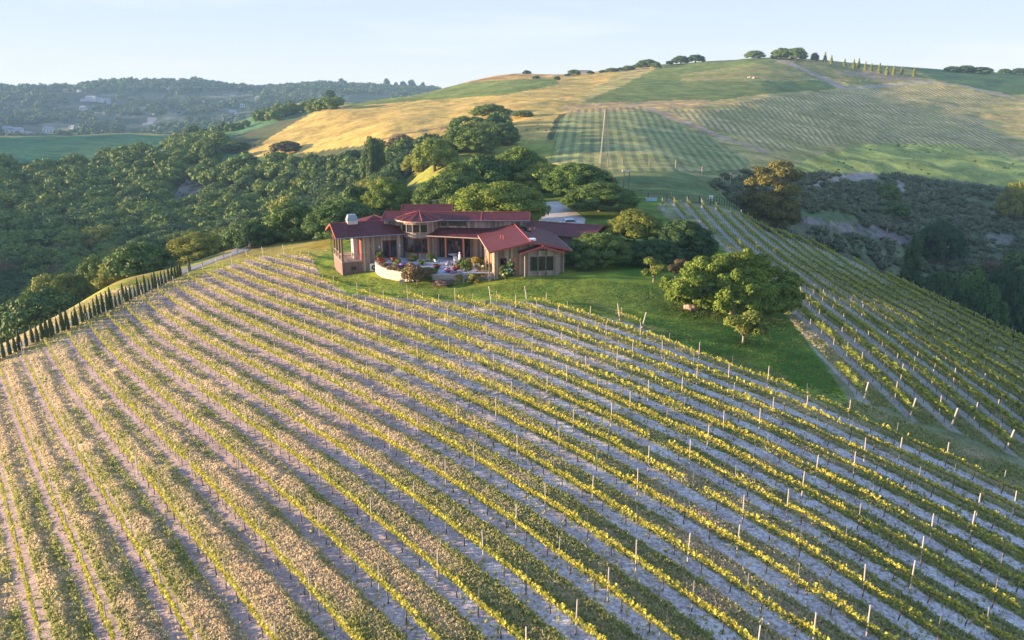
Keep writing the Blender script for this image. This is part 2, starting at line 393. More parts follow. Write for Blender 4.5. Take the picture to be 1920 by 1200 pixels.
mixin(poly([(1700, 126), (1930, 138), (2300, 140), (2300, 200), (1900, 178), (1760, 152)], 600, 1500), (0.09, 0.15, 0.04))
V1 = [(1050, 225), (1075, 205), (1200, 198), (1260, 225), (1330, 255), (1405, 300), (1400, 322), (1240, 322), (1120, 330), (1030, 300), (1040, 262)]
V2 = [(1330, 205), (1400, 188), (1560, 172), (1760, 158), (1885, 190), (1825, 212), (1880, 260), (2000, 300), (1750, 277), (1600, 268), (1450, 286), (1330, 240), (1240, 205)]
V3 = [(1270, 150), (1550, 152), (1570, 166), (1400, 180), (1320, 192), (1180, 196), (1075, 201), (1150, 170), (1200, 145)]
V4 = [(1700, 126), (1930, 138), (2300, 140), (2300, 200), (1900, 178), (1760, 152)]
mixin(poly(V1, 230, 480), (0.34, 0.31, 0.12), (0.24, 0.27, 0.08), n4)
mixin(poly(V2, 330, 900), (0.33, 0.28, 0.09), (0.52, 0.38, 0.16), n4 * 1.4)
mixin(poly([(1060, 195), (1330, 186), (1330, 200), (1220, 205), (1060, 212)], 380, 700), (0.36, 0.25, 0.15), STRAW, n2 * 2)
mixin(poly([(1480, 310), (1560, 285), (1640, 268), (1800, 270), (1930, 305), (2400, 330), (2400, 380), (1920, 352), (1800, 345), (1700, 328), (1600, 322), (1500, 328)], 300, 700), (0.58, 0.49, 0.10), (0.24, 0.26, 0.07), fbm(GX / 13, GY / 9, 3, 91) * 1.8)  # bank made brighter yellow, sunlight put into its colour
mixin(poly([(1130, 318), (1240, 322), (1400, 318), (1440, 322), (1425, 395), (1390, 412), (1300, 385), (1200, 380), (1135, 350)], 185, 420), (0.10, 0.155, 0.05), (0.17, 0.17, 0.06), n4)
# chaparral slope and the gully
mixin(poly([(1330, 340), (1400, 315), (1500, 322), (1700, 328), (1920, 352), (2500, 380), (2500, 900), (1900, 640), (1700, 530), (1500, 440), (1400, 398)], 175, 700), (0.10, 0.125, 0.06), (0.16, 0.16, 0.09), n1)
mixin(poly([(1500, 352), (1560, 330), (1630, 322), (1650, 334), (1560, 345)], 200, 700), (0.30, 0.25, 0.21))
mixin(poly([(1660, 330), (1690, 335), (1705, 358), (1690, 362)], 200, 700), (0.30, 0.25, 0.21))
mixin(poly([(1470, 395), (1560, 390), (1620, 408), (1560, 420), (1490, 412)], 175, 500), (0.09, 0.13, 0.05))
mixin(poly([(1430, 400), (1540, 410), (1640, 425), (1720, 445), (1900, 440), (1900, 455), (1700, 460), (1560, 430)], 175, 500) & (n2 > -.3), (0.24, 0.18, 0.16), (0.15, 0.14, 0.13), n2 * 2)
# knoll behind the house, saddle, hilltop grass
mixin(poly([(735, 345), (760, 318), (830, 280), (900, 258), (985, 262), (1045, 262), (1040, 300), (1020, 330), (900, 345), (780, 350)], 200, 380), (0.20, 0.24, 0.035), (0.26, 0.24, 0.06), n4)
mixin(poly([(560, 470), (700, 400), (1000, 350), (1140, 350), (1300, 385), (1480, 590), (1600, 765), (1800, 860), (2000, 960), (1500, 740), (1000, 560), (560, 560)], 60, 230), (0.075, 0.140, 0.020), (0.14, 0.19, 0.03), n1 * 1.2)
hilltop = (gr < 230) & inpoly(QX, QY, [(-2000, 2000), (-700, 930), (-200, 700), (0, 604), (130, 562), (300, 488), (450, 442), (560, 428), (620, 425), (620, 520), (500, 700), (2500, 1100), (2500, 950), (1930, 640), (1800, 582), (1700, 535), (1600, 490), (1500, 440), (1400, 400), (1250, 372), (1230, 390), (1480, 595), (1600, 765), (1900, 920), (2400, 2000)])
mixin(hilltop & (PX < 640) & (PY < 760), (0.22, 0.22, 0.035), (0.30, 0.24, 0.06), n1 * 1.5)
mixin(hilltop & (PX > 1230), (0.15, 0.17, 0.07), (0.26, 0.23, 0.13), n1 * 1.3)
mixin(hilltop & (PX > 1900) & (PY < 660), (0.09, 0.16, 0.04))
lawnpoly = [(575, 500), (612, 470), (640, 515), (700, 505), (760, 530), (990, 520), (1060, 515), (1070, 470), (1200, 470), (1330, 440), (1480, 595), (1600, 760), (1500, 740), (1330, 670), (1180, 606), (1000, 565), (850, 566), (650, 552), (590, 520)]
lp = fbm(GX / 3.5, GY / 3.5, 3, 55)
mixin(poly(lawnpoly, 60, 200), (0.065, 0.135, 0.016), (0.225, 0.260, 0.030), lp * 1.0 + n3 * .4 - np.clip((GX - 12) / 20, -.3, .4))  # sunlight painted in as yellow patches, shade as the darker right side
mixin(poly([(1020, 566), (1110, 560), (1200, 600), (1300, 640), (1440, 690), (1600, 755), (1560, 768), (1330, 670), (1180, 606)], 60, 160) & (lp > -.25), (0.20, 0.20, 0.06), (0.13, 0.18, 0.03), n2)
mixin(poly([(1560, 768), (1600, 750), (1720, 800), (1900, 870), (2100, 990), (1920, 925), (1700, 825)], 40, 120), (0.17, 0.19, 0.07), (0.29, 0.26, 0.15), n2 * 1.5)
# tracks, road, drive
def gpts(l): return [ground_at(*p)[:2] for p in l]
ROADPX = [(-160, 745), (-60, 694), (0, 664), (50, 641), (100, 620), (180, 586), (285, 535), (340, 510), (380, 497), (450, 472), (500, 454), (545, 440)]
road_line = gpts(ROADPX)
rd = polydist(GX, GY, road_line)
trackl = gpts([(-160, 775), (0, 690), (60, 668), (150, 630), (260, 575), (350, 535), (440, 500)])
td = polydist(GX, GY, trackl)
mixin((td < 1.9) & (n2 * .5 + td < 2.0), (0.24, 0.20, 0.13), (0.13, 0.15, 0.06), n2 * 2)
for l, w, c in [([(1455, 112), (1500, 128), (1555, 152), (1582, 166)], 4.5, (0.36, 0.27, 0.21)), ([(1582, 166), (1660, 160), (1750, 154), (1830, 166), (1890, 182), (1990, 190)], 4.0, (0.36, 0.28, 0.19)),
                ([(1215, 203), (1260, 222), (1340, 252), (1400, 272), (1435, 285)], 2.6, (0.40, 0.27, 0.19)), ([(1020, 300), (1150, 316), (1300, 327), (1420, 322)], 1.2, (0.30, 0.25, 0.10)),
                ([(760, 322), (830, 285), (900, 262), (960, 256)], 1.6, (0.26, 0.24, 0.20)), ([(700, 270), (820, 240), (880, 236)], 2.0, (0.16, 0.13, 0.08))]:
    d = polydist(GX, GY, gpts(l)); mixin(d < w * (1 + .3 * n2), c)
for l in ([(150, 312), (260, 331)], [(250, 410), (245, 500)]): pass
# far pale tracks and cleared ground on the ridge
for l, w in [([(170, 211), (250, 217)], 7), ([(150, 190), (195, 187)], 11), ([(240, 238), (283, 231), (285, 222)], 6), ([(60, 180), (95, 179)], 6), ([(30, 247), (60, 250)], 8), ([(200, 190), (250, 205)], 3), ([(230, 163), (320, 165)], 8)]:
    d = polydist(GX, GY, [ground_at(*p, rmin=1100)[:2] for p in l]); mixin((d < w * (1 + .4 * n2)) & (gr > 1100), (0.30, 0.25, 0.23))
# vineyard coordinates for the strips of bare soil under the vines
s1 = (GX * N1[0] + GY * N1[1] - S1) / 3.0; s2 = (GX * N2[0] + GY * N2[1] - S2) / 3.025
f1 = in_front(GX, GY, GZ); f2 = in_right(GX, GY, GZ)
a1 = f1 * 1.0; a2 = f2 * 1.0
mixin(f1, (0.48, 0.38, 0.22), (0.33, 0.31, 0.14), fbm(GX / 7, GY / 7, 3, 61) * 1.2 + np.clip((GX + 12) / 30, -.6, .45))
mixin(f2, (0.16, 0.20, 0.07), (0.26, 0.25, 0.13), n2)
far_s = np.where(inpoly(PX, PY, V1) | inpoly(PX, PY, V2), (GX - 0.098 * GY) / 3.6, (GX * .35 + GY * .94) / 6)
far_a = ((inpoly(QX, QY, V1) & (gr < 480) & (gr > 230)) | (inpoly(QX, QY, V2) & (gr > 330))) * (.48 + .35 * n4) + ((inpoly(QX, QY, V3) | inpoly(QX, QY, V4)) & (gr > 380)) * .35
nr_, na_ = GX.shape
ii = (np.arange(nr_ - 1)[:, None] * na_ + np.arange(na_ - 1)[None]).ravel()
QG = np.stack([ii, ii + 1, ii + na_ + 1, ii + na_], 1)
# ---- ground material
gm, n, b = mat('ground')
pos = coords(n)
base = attr(n, 'zcol').outputs['Color']
va = nd(n, 'ShaderNodeSeparateXYZ'); n.links.new(attr(n, 'rowa').outputs['Vector'], va.inputs[0])      # s1, s2, far_s
vb_ = nd(n, 'ShaderNodeSeparateXYZ'); n.links.new(attr(n, 'rowb').outputs['Vector'], vb_.inputs[0])    # a1, a2, far_a
fine = noise(n, 3.2, 5, .65, pos); finer = noise(n, 14, 3, .6, pos); mid = noise(n, .55, 4, .6, pos); wide = noise(n, .05, 4, .55, pos)
def stripe(s, lo, hi, wob):
    w = mth(n, 'ADD', s, mth(n, 'MULTIPLY', mth(n, 'SUBTRACT', fine, .5), wob))
    f = mth(n, 'ABSOLUTE', mth(n, 'SUBTRACT', mth(n, 'FRACT', mth(n, 'ADD', w, .5)), .5))     # 0 on the vine line
    return ramp(n, f, [(lo, 1.0), (hi, 0.0)])
pale = ramp(n, mth(n, 'ADD', mth(n, 'MULTIPLY', mid, .3), mth(n, 'MULTIPLY', noise(n, 5.0, 4, .75, pos), .7)), [(.36, (0.20, 0.165, 0.15)), (.48, (0.42, 0.355, 0.33)), (.60, (0.70, 0.65, 0.63))])
sx = nd(n, 'ShaderNodeSeparateXYZ'); n.links.new(pos, sx.inputs[0])
west = ramp(n, mth(n, 'ADD', mth(n, 'MULTIPLY', sx.outputs[0], .012), mth(n, 'MULTIPLY', wide, .4)), [(-0.0, 1.0), (.30, 0.0)])
earth = ramp(n, mth(n, 'ADD', mth(n, 'MULTIPLY', mid, .35), mth(n, 'MULTIPLY', noise(n, 5.0, 4, .75, pos), .65)), [(.38, (0.20, 0.145, 0.135)), (.62, (0.46, 0.34, 0.30))])  # pinkish left soil, darkened as well for the shade of tall grass
soil = mixc(n, west, pale, earth)
col = base
det = ramp(n, mth(n, 'ADD', mth(n, 'MULTIPLY', fine, .5), mth(n, 'MULTIPLY', mid, .5)), [(.3, .55), (.7, 1.45)])
col = mixc(n, 1.0, col, det, 'MULTIPLY')
col = mixc(n, .7, col, ramp(n, noise(n, .16, 5, .65, pos), [(.3, .6), (.7, 1.4)]), 'MULTIPLY')
col = mixc(n, .8, col, ramp(n, wide, [(.3, .7), (.7, 1.3)]), 'MULTIPLY')
st1 = mth(n, 'MULTIPLY', stripe(va.outputs[0], .16, .23, .16), vb_.outputs[0])
st2 = mth(n, 'MULTIPLY', stripe(va.outputs[1], .10, .19, .14), vb_.outputs[1])
col = mixc(n, st1, col, soil)
col = mixc(n, mth(n, 'MULTIPLY', st2, .75), col, mixc(n, .5, pale, (0.30, 0.26, 0.24)))
stf = mth(n, 'MULTIPLY', stripe(va.outputs[2], .16, .30, .05), vb_.outputs[2])
col = mixc(n, stf, col, (0.075, 0.095, 0.055))
n.links.new(col, b.inputs['Base Color']); b.inputs['Roughness'].default_value = .95; b.inputs['Specular IOR Level'].default_value = .1
bump(n, b, mth(n, 'ADD', mth(n, 'MULTIPLY', fine, .55), mth(n, 'MULTIPLY', finer, .25)), .55, .28)
gme = mesh_np('ground', np.stack([GX, GY, GZ], -1).reshape(-1, 3), QG, mats=[gm], smooth=True,
              vcol={'zcol': C.reshape(-1, 3), 'rowa': np.stack([s1, s2, far_s], -1).reshape(-1, 3), 'rowb': np.stack([a1, a2, far_a], -1).reshape(-1, 3)})
tag(link('ground', gme), kind='structure')
# ---- the asphalt road and the drive, laid on the ground
def ribbon(name, line, width, m, lift=.03, step=1.5, z=None):
    P = [Vector((x, y)) for x, y in line]; pts = []
    for a, b2 in zip(P[:-1], P[1:]):
        k = max(2, int((b2 - a).length / step)); pts += [a.lerp(b2, i / k) for i in range(k)]
    pts.append(P[-1]); ws = width if hasattr(width, '__call__') else (lambda t: width)
    V = []; nn = len(pts); K = 6
    for i, p in enumerate(pts):
        d = (pts[min(i + 2, nn - 1)] - pts[max(i - 2, 0)]).normalized(); s = Vector((-d.y, d.x)); w = ws(i / (nn - 1))
        for k in range(K + 1):
            q = p + s * (k / K - .5) * w; V.append((q.x, q.y, float(H(q.x, q.y)) + lift + (.03 if 0 < k < K else -.04)))
    Q = [(i * (K + 1) + k, i * (K + 1) + k + 1, (i + 1) * (K + 1) + k + 1, (i + 1) * (K + 1) + k) for i in range(nn - 1) for k in range(K)]
    return link(name, mesh_np(name, V, Q, mats=[m], smooth=True))
asphalt = plain('asphalt', (0.19, 0.185, 0.20), .85, 0, .2, .8)
gravel = plain('gravel_drive', (0.42, 0.36, 0.31), .95, 0, .15, .7)
tag(ribbon('road', road_line, 3.6, asphalt, .09), kind='structure')
tag(ribbon('driveway', [at_r(1030, 178)[:2], at_r(1037, 170)[:2], at_r(1050, 163)[:2], at_r(1056, 157)[:2], at_r(1045, 149)[:2], at_r(1020, 142)[:2]], lambda t: 4.2 + 5.5 * min(1, t * 1.5), gravel, .10), kind='structure')
# ---- added hill, unseen left of the view, placed to throw shade over the valley
hx, hy = np.meshgrid(np.linspace(-1100, -560, 50), np.linspace(-500, 900, 90))
hz = CZ - 60 + (88 + 12 * fbm(hx / 200, hy / 200, 3, 5)) * np.exp(-((hx + 830) / 130) ** 2) * np.clip((960 - hy) / 160, 0, 1) * np.clip((hy + 500) / 200, 0, 1) - 30 * np.clip((hy - 700) / 200, 0, 1)
hi_ = (np.arange(89)[:, None] * 50 + np.arange(49)[None]).ravel()
shade_hill_mat = plain('shade_hill_scrub', (0.07, 0.09, 0.04), .95, 0, .3, .02)
tag(link('hill', mesh_np('hill', np.stack([hx, hy, hz], -1).reshape(-1, 3), np.stack([hi_, hi_ + 1, hi_ + 51, hi_ + 50], 1), mats=[shade_hill_mat], smooth=True)), kind='structure')
# ------------------------------------------------------------ foliage builders
def rand_unit(n):
    v = rng.normal(size=(n, 3)); return v / np.linalg.norm(v, axis=1)[:, None]
def leaf_quads(P, N, size, asp=.75):
    n = len(P); t = np.cross(N, rand_unit(n)); t /= np.linalg.norm(t, axis=1)[:, None] + 1e-9; w = np.cross(N, t)
    s = (np.broadcast_to(size, (n,)) * rng.uniform(.6, 1.25, n))[:, None]
    a = t * s * .5; c = w * s * .5 * asp
    V = np.stack([P - a - c * .4, P - c * 1.0 + a * .1, P + a + c * .3, P + c * 1.0 - a * .1], 1).reshape(-1, 3)
    return V, np.arange(4 * n).reshape(-1, 4)
def ball(c, r, nu=8, nv=5):
    V = []; Q = []; T = []
    for j in range(nv + 1):
        th = math.pi * j / nv
        for i in range(nu): V.append((c[0] + r[0] * math.sin(th) * math.cos(2 * math.pi * i / nu), c[1] + r[1] * math.sin(th) * math.sin(2 * math.pi * i / nu), c[2] + r[2] * math.cos(th)))
    for j in range(nv):
        for i in range(nu): Q.append((j * nu + i, (j + 1) * nu + i, (j + 1) * nu + (i + 1) % nu, j * nu + (i + 1) % nu))
    return np.array(V), np.array(Q)
def crown_arrays(lobes, nleaf, size, core=.70, fill=.5):
    """leaves on the shells of overlapping lobes; returns V, Q, v"""
    L = np.array([(*c, *r) for c, r in lobes]); k = len(L)
    area = (L[:, 3] * L[:, 4] + L[:, 3] * L[:, 5] + L[:, 4] * L[:, 5]); area = area / area.sum()
    li = rng.choice(k, int(nleaf * 1.7), p=area)
    U = rand_unit(len(li)); U[:, 2] = np.where(U[:, 2] < -.35, -U[:, 2] * .6, U[:, 2]); U /= np.linalg.norm(U, axis=1)[:, None]
    rad = rng.uniform(.74, 1.14, len(li))[:, None]
    P = L[li, :3] + U * L[li, 3:] * rad
    d = np.min(np.where(np.arange(k)[None] == li[:, None], 9, np.sqrt((((P[:, None] - L[None, :, :3]) / L[None, :, 3:]) ** 2).sum(-1))), axis=1)
    keep = np.where(d > .86)[0][:nleaf]
    P, U, li = P[keep], U[keep], li[keep]
    N = U / L[li, 3:] ; N /= np.linalg.norm(N, axis=1)[:, None]; N = N + rand_unit(len(N)) * .75; N /= np.linalg.norm(N, axis=1)[:, None]
    V, Q = leaf_quads(P, N, size)
    lt = rng.uniform(-.28, .28, k)
    v = np.clip(.45 + lt[li] + rng.uniform(-.3, .3, len(li)), 0, 1); v = np.repeat(v, 4)
    Vs = [V]; Qs = [Q]; vs = [v]; b = len(V)
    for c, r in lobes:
        bv, bq = ball(c, [x * core for x in r]); Vs.append(bv); Qs.append(bq + b); vs.append(np.full(len(bv), .06)); b += len(bv)  # lobe cores coloured dark to stand in for shade between leaf clumps
    return np.concatenate(Vs), np.concatenate(Qs), np.concatenate(vs)
def oak_lobes(k, rs=(.11, .18), h=.30, base=.22, seed=0, flat=.8):
    g = np.random.default_rng(seed); out = [((0, 0, base + h * .35), (.32, .32, h * .62))]
    for i in range(int(k * .45)):          # the skirt of low boughs
        a = i * 6.283 / int(k * .45) + g.uniform(-.3, .3); rr = g.uniform(*rs); R = .5 - rr * g.uniform(.95, 1.3)
        out.append(((R * math.cos(a), R * math.sin(a), base - .06 + g.uniform(-.04, .06)), (rr, rr, rr * .85)))
    for i in range(k):
        a = 2.4 * i + g.uniform(-.4, .4); t = math.sqrt((i + .6) / k) ; rr = g.uniform(*rs)
        R = t * (.5 - rr * .75); zz = base + h * (1 - t ** 2.2) * .85 + g.uniform(-.03, .05)
        out.append(((R * math.cos(a), R * math.sin(a), zz), (rr, rr * g.uniform(.85, 1.15), rr * flat)))
    return out
def crown_mesh(name, lobes, nleaf, size, m, **k):
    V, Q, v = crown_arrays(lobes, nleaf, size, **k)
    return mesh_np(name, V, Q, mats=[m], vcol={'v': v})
def limbs_mesh(name, lobes, m, r0=.030, seed=1, nmax=9, lean=(0, 0), base=.0):
    g = np.random.default_rng(seed); mb = MB(); fork = Vector((lean[0], lean[1], .16))
    mb.tube([(0, 0, -.06), (lean[0] * .3, lean[1] * .3, .05), fork], [r0 * 1.4, r0, r0 * .85], 8)
    for c, r in lobes[:nmax + 1]:
        c = Vector(c); mid = fork.lerp(c, .5) + Vector(g.uniform(-.03, .03, 3))
        mb.tube([fork + Vector((0, 0, -.02)), mid, c], [r0 * .6, r0 * .4, r0 * .15], 5)
    return mb.mesh(name, m, True)
bark = plain('bark', (0.15, 0.115, 0.085), .9, 0, .35, 6, .3)
pale_bark = plain('pale_bark', (0.34, 0.27, 0.21), .9, 0, .25, 6, .2)
LM = {'dark': leaf_mat('oak_leaves_dark', (0.020, 0.052, 0.020), (0.080, 0.145, 0.036)),
      'mid': leaf_mat('oak_leaves_mid', (0.028, 0.068, 0.018), (0.125, 0.205, 0.038)),
      'bright': leaf_mat('oak_leaves_bright', (0.030, 0.080, 0.016), (0.200, 0.280, 0.038)),
      'gold': leaf_mat('oak_leaves_golden', (0.032, 0.070, 0.016), (0.250, 0.285, 0.040)),
      'goldbrown': leaf_mat('pine_needles_golden', (0.020, 0.045, 0.016), (0.20, 0.185, 0.035)),
      'brown': leaf_mat('oak_leaves_brown', (0.060, 0.050, 0.022), (0.170, 0.135, 0.060))}
TPL = {}
def tpl(kind, lod, i):
    """crown and limb meshes one metre wide, shared by all trees of that kind"""
    key = (kind, lod, i)
    if key not in TPL:
        lobes = oak_lobes({'near': 64, 'mid': 34, 'far': 14}[lod], {'near': (.055, .105), 'mid': (.08, .13), 'far': (.11, .18)}[lod], seed=i * 7 + 3, h=.30 + .05 * (i % 3))
        nl, sz = {'near': (12500, .022), 'mid': (4200, .037), 'far': (1150, .072)}[lod]
        TPL[key] = (crown_mesh('crown', lobes, nl, sz, LM[kind]), limbs_mesh('trunk', lobes, bark, seed=i, nmax=9 if lod != 'far' else 3))
    return TPL[key]
N_TREES = {'oak_tree': 0}
def oak(x, y, W, Ht, kind, lod, label, group=None, i=None, name='oak_tree', cat='tree', z=None):
    i = rng.integers(0, 4) if i is None else i
    cm, tm = tpl(kind, lod, int(i))
    hh = .22 + .30 + .05 * (i % 3) * .85 + .10
    e = empty(name, (x, y, float(H(x, y)) - .15 if z is None else z), float(rng.uniform(0, 6.28)), (W, W, Ht / hh))
    link('crown', cm, e); link('trunk', tm, e)
    tag(e, label, cat, group); N_TREES[name] = N_TREES.get(name, 0) + 1
    return e
def oak_px(px, r, wpx, top, kind, lod, label, group=None, **k):
    X, Y, Z = at_r(px, r); W_ = wpx * r / FPX
    x, y, z = pix_dir(px, top); zt = CZ + r * z / math.hypot(x, y)
    return oak(X, Y, W_, max(W_ * .32, zt - Z), kind, lod, label, group, **k)

# ------------------------------------------------------------ oaks one can tell apart
NAMED = [
 (930, 150, 206, 330, 'bright', 'near', 'broad oak standing directly behind the clerestory roof of the ranch house'),
 (1085, 188, 150, 298, 'bright', 'near', 'flat-topped oak spreading over the upper end of the driveway'),
 (1128, 165, 150, 336, 'mid', 'near', 'golden-topped oak on the grass right of the driveway bend'),
 (975, 212, 126, 268, 'bright', 'near', 'yellow-green oak on the skyline of the grove behind the house'),
 (845, 172, 150, 316, 'mid', 'near', 'tall dark oak behind the round turret roof'),
 (905, 205, 124, 283, 'mid', 'mid', 'oak at the back of the grove in front of the grassy knoll'),
 (1020, 205, 120, 300, 'bright', 'mid', 'rounded oak between the skyline oak and the lattice mast'),
 (862, 192, 104, 294, 'mid', 'near', 'oak behind the turret oak, below the grassy knoll'),
 (728, 182, 110, 326, 'bright', 'near', 'bright green rounded oak behind the stone chimney'),
 (636, 160, 150, 366, 'mid', 'near', 'oak at the left end of the house beyond the deck roof'),
 (668, 195, 90, 340, 'mid', 'mid', 'oak on the slope between the chimney oak and the wood'),
 (540, 192, 74, 378, 'gold', 'mid', 'lone rounded oak above the upper bend of the asphalt road'),
 (358, 186, 128, 430, 'gold', 'near', 'broad oak standing above the lone cypress at the row end'),  # golden leaf kind carries the warm sunlight on this crown
 (272, 184, 74, 476, 'gold', 'near', 'small bright oak at the edge of the straw bank'),  # sunlight put into the leaf colour through the golden kind
 (214, 192, 66, 464, 'gold', 'near', 'yellow-green oak left of the small bright oak on the straw bank'),
 (150, 196, 80, 470, 'mid', 'near', 'oak half hidden between the big left oak and the yellow-green one'),
 (65, 196, 134, 503, 'gold', 'near', 'largest oak at the left edge beyond the cypress hedge'),  # golden kind stands in for low sun on the leaves
 (1196, 130, 140, 388, 'gold', 'near', 'golden-flecked oak at the head of the dirt strip right of the house'),
 (1290, 127, 130, 402, 'dark', 'near', 'dense dark oak beside the head of the right vine rows'),
 (1126, 118, 135, 428, 'mid', 'near', 'low spreading oak touching the right end of the house'),
 (1238, 120, 110, 440, 'dark', 'near', 'dark rounded oak behind the lawn right of the house'),
 (1672, 345, 50, 340, 'mid', 'mid', 'upper of two rounded oaks on the scrub slope'),
 (1684, 322, 62, 374, 'mid', 'mid', 'lower of two rounded oaks on the scrub slope'),
 (1786, 300, 82, 405, 'dark', 'near', 'round dark oak rising from the gully on the right'),
 (1872, 215, 110, 502, 'mid', 'near', 'big oak above the fence at the right edge of the picture'),
 (1930, 235, 90, 480, 'dark', 'near', 'dark oak cut by the right edge of the picture'),
 (1800, 240, 80, 500, 'dark', 'mid', 'low dark oak in the gully left of the edge oaks'),
 (1915, 370, 55, 336, 'gold', 'mid', 'yellow oak at the right edge above the gully'),
 (987, 790, 18, 131, 'dark', 'far', 'lone flat-topped oak on the skyline left of the crest'),
 (1004, 700, 16, 142, 'dark', 'far', 'small round oak on the green band below the skyline'),
 (1042, 680, 14, 142, 'dark', 'far', 'smallest oak right of the round one on the green band'),
 (1073, 740, 28, 130, 'mid', 'far', 'oak on the hill shoulder beside the ridge roof'),
 (1103, 750, 16, 135, 'dark', 'far', 'small oak right of the shoulder oak'),
 (1142, 745, 26, 127, 'mid', 'far', 'oak midway up the skyline of the golden slope'),
 (1172, 750, 26, 123, 'mid', 'far', 'oak between the midway oak and the large summit oaks'),
 (1206, 770, 42, 110, 'mid', 'mid', 'large oak left of the paired oaks on the upper skyline'),
 (1222, 750, 20, 116, 'mid', 'far', 'small oak leaning against the large skyline oak'),
 (1266, 785, 34, 103, 'dark', 'mid', 'left of the paired oaks on the upper skyline'),
 (1293, 785, 38, 101, 'dark', 'mid', 'right of the paired oaks on the upper skyline'),
 (1060, 730, 12, 139, 'dark', 'far', 'tiny oak left of the shoulder oak beside the ridge roof'),
 (1125, 750, 15, 132, 'dark', 'far', 'tiny oak left of the midway oak on the golden skyline'),
 (1157, 755, 15, 127, 'dark', 'far', 'tiny oak just right of the midway oak on the golden skyline'),
 (1188, 765, 20, 120, 'mid', 'far', 'round oak touching the left side of the large skyline oak'),
 (1246, 780, 15, 113, 'dark', 'far', 'tiny oak left of the paired oaks on the upper skyline'),
 (1400, 800, 38, 93, 'mid', 'mid', 'open oak just left of the summit oak'),
 (1449, 800, 40, 88, 'mid', 'mid', 'left half of the big double oak on the hilltop'),
 (1474, 800, 42, 87, 'mid', 'mid', 'right half of the big double oak on the hilltop'),
 (1509, 800, 15, 97, 'brown', 'far', 'small brown round tree right of the hilltop oaks'),
 (1762, 850, 28, 123, 'dark', 'far', 'left oak of the dark clump right of the hilltop'),
 (1785, 855, 30, 121, 'dark', 'far', 'middle oak of the dark clump right of the hilltop'),
 (1815, 860, 36, 125, 'dark', 'far', 'right oak of the dark clump right of the hilltop'),
 (1857, 890, 20, 128, 'dark', 'far', 'first oak of the line at the right end of the skyline'),
 (1884, 890, 30, 127, 'dark', 'far', 'second oak of the line at the right end of the skyline'),
 (1912, 890, 28, 126, 'dark', 'far', 'last oak of the skyline at the right edge'),
 (625, 880, 22, 166, 'dark', 'far', 'oak on the light ridge above the golden slope'),
 (617, 840, 18, 182, 'dark', 'far', 'small oak below the one on the light ridge'),
 (551, 880, 18, 187, 'dark', 'far', 'left oak on the crest of the light ridge'),
 (532, 820, 26, 200, 'dark', 'far', 'round oak on the grass below the light ridge crest'),
 (424, 760, 22, 227, 'dark', 'far', 'lone round oak on the shaded meadow slope'),
 (366, 700, 36, 231, 'mid', 'mid', 'tallest oak where the shaded meadow meets the wood'),
 (445, 520, 52, 262, 'mid', 'mid', 'spreading oak on the small clearing in the wood'),
 (396, 500, 40, 265, 'mid', 'mid', 'oak left of the clearing in the wood'),
 (538, 470, 62, 262, 'brown', 'mid', 'sparse greyish oak at the foot of the golden hill'),
 (920, 420, 80, 203, 'mid', 'mid', 'tallest oak of the clump below the golden slope'),
 (980, 400, 42, 208, 'gold', 'mid', 'right-hand oak of the clump below the golden slope'),
 (870, 400, 60, 215, 'mid', 'mid', 'left-hand oak of the clump below the golden slope'),
 (930, 380, 60, 222, 'mid', 'mid', 'front oak of the clump below the golden slope'),
 (700, 330, 50, 246, 'dark', 'mid', 'dark oak at the upper edge of the wood below the golden hill'),
]
taken = []
for px, r, w, top, kd, lod, lb in NAMED:
    e = oak_px(px, r, w, top, kd, lod, lb, 'oaks standing around the vineyard hills')
    taken.append((e.location.x, e.location.y, w * r / FPX * .5))
# the large lawn oak: its own many-lobed crown with limbs showing through
X, Y, Z = ground_at(1372, 588); sc = 16.2
g = np.random.default_rng(5)
LOBES0 = [((-.33, -.05, .26), (.15, .15, .13)), ((-.42, .02, .20), (.09, .09, .09)), ((-.22, .05, .34), (.14, .14, .12)), ((-.05, .12, .40), (.16, .15, .10)), ((.10, .14, .42), (.14, .12, .09)), ((.2, .05, .34), (.13, .13, .10)),
         ((.0, -.12, .26), (.14, .13, .14)), ((-.10, -.18, .18), (.10, .10, .12)), ((.15, -.12, .24), (.15, .13, .12)), ((.28, -.02, .22), (.13, .13, .11)), ((.40, .08, .25), (.10, .09, .08)), ((.45, .12, .30), (.07, .06, .06)), ((.08, -.2, .16), (.11, .10, .10)), ((.22, -.16, .15), (.10, .10, .09)), ((-.30, .08, .15), (.13, .12, .12)), ((-.18, .0, .16), (.12, .12, .12)), ((.33, -.10, .13), (.11, .10, .10)), ((.42, .0, .14), (.10, .10, .10)), ((-.40, .14, .22), (.10, .10, .09))]
LOBES = [((c[0], c[1], max(c[2] - .06, r[2] * .9)), tuple(q * 1.06 for q in r)) for c, r in LOBES0]
L2 = []
for c, r in LOBES:
    L2.append((c, tuple(q * .78 for q in r)))
    for k in range(9):
        u = g.normal(size=3); u /= np.linalg.norm(u); u[2] = abs(u[2]) * .8
        L2.append((tuple(c[j] + u[j] * r[j] * g.uniform(.75, 1.15) for j in range(3)), tuple(q * g.uniform(.2, .42) for q in r)))
e = tag(empty('oak_tree', (X, Y, Z - .1), 0, sc), 'wide many-lobed oak alone on the lawn, the largest there', 'tree', 'oaks standing around the vineyard hills')
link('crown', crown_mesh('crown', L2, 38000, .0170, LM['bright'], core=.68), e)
link('trunk', limbs_mesh('trunk', LOBES, pale_bark, r0=.026, seed=3, nmax=13, lean=(-.03, 0)), e)
taken.append((X, Y, 8))
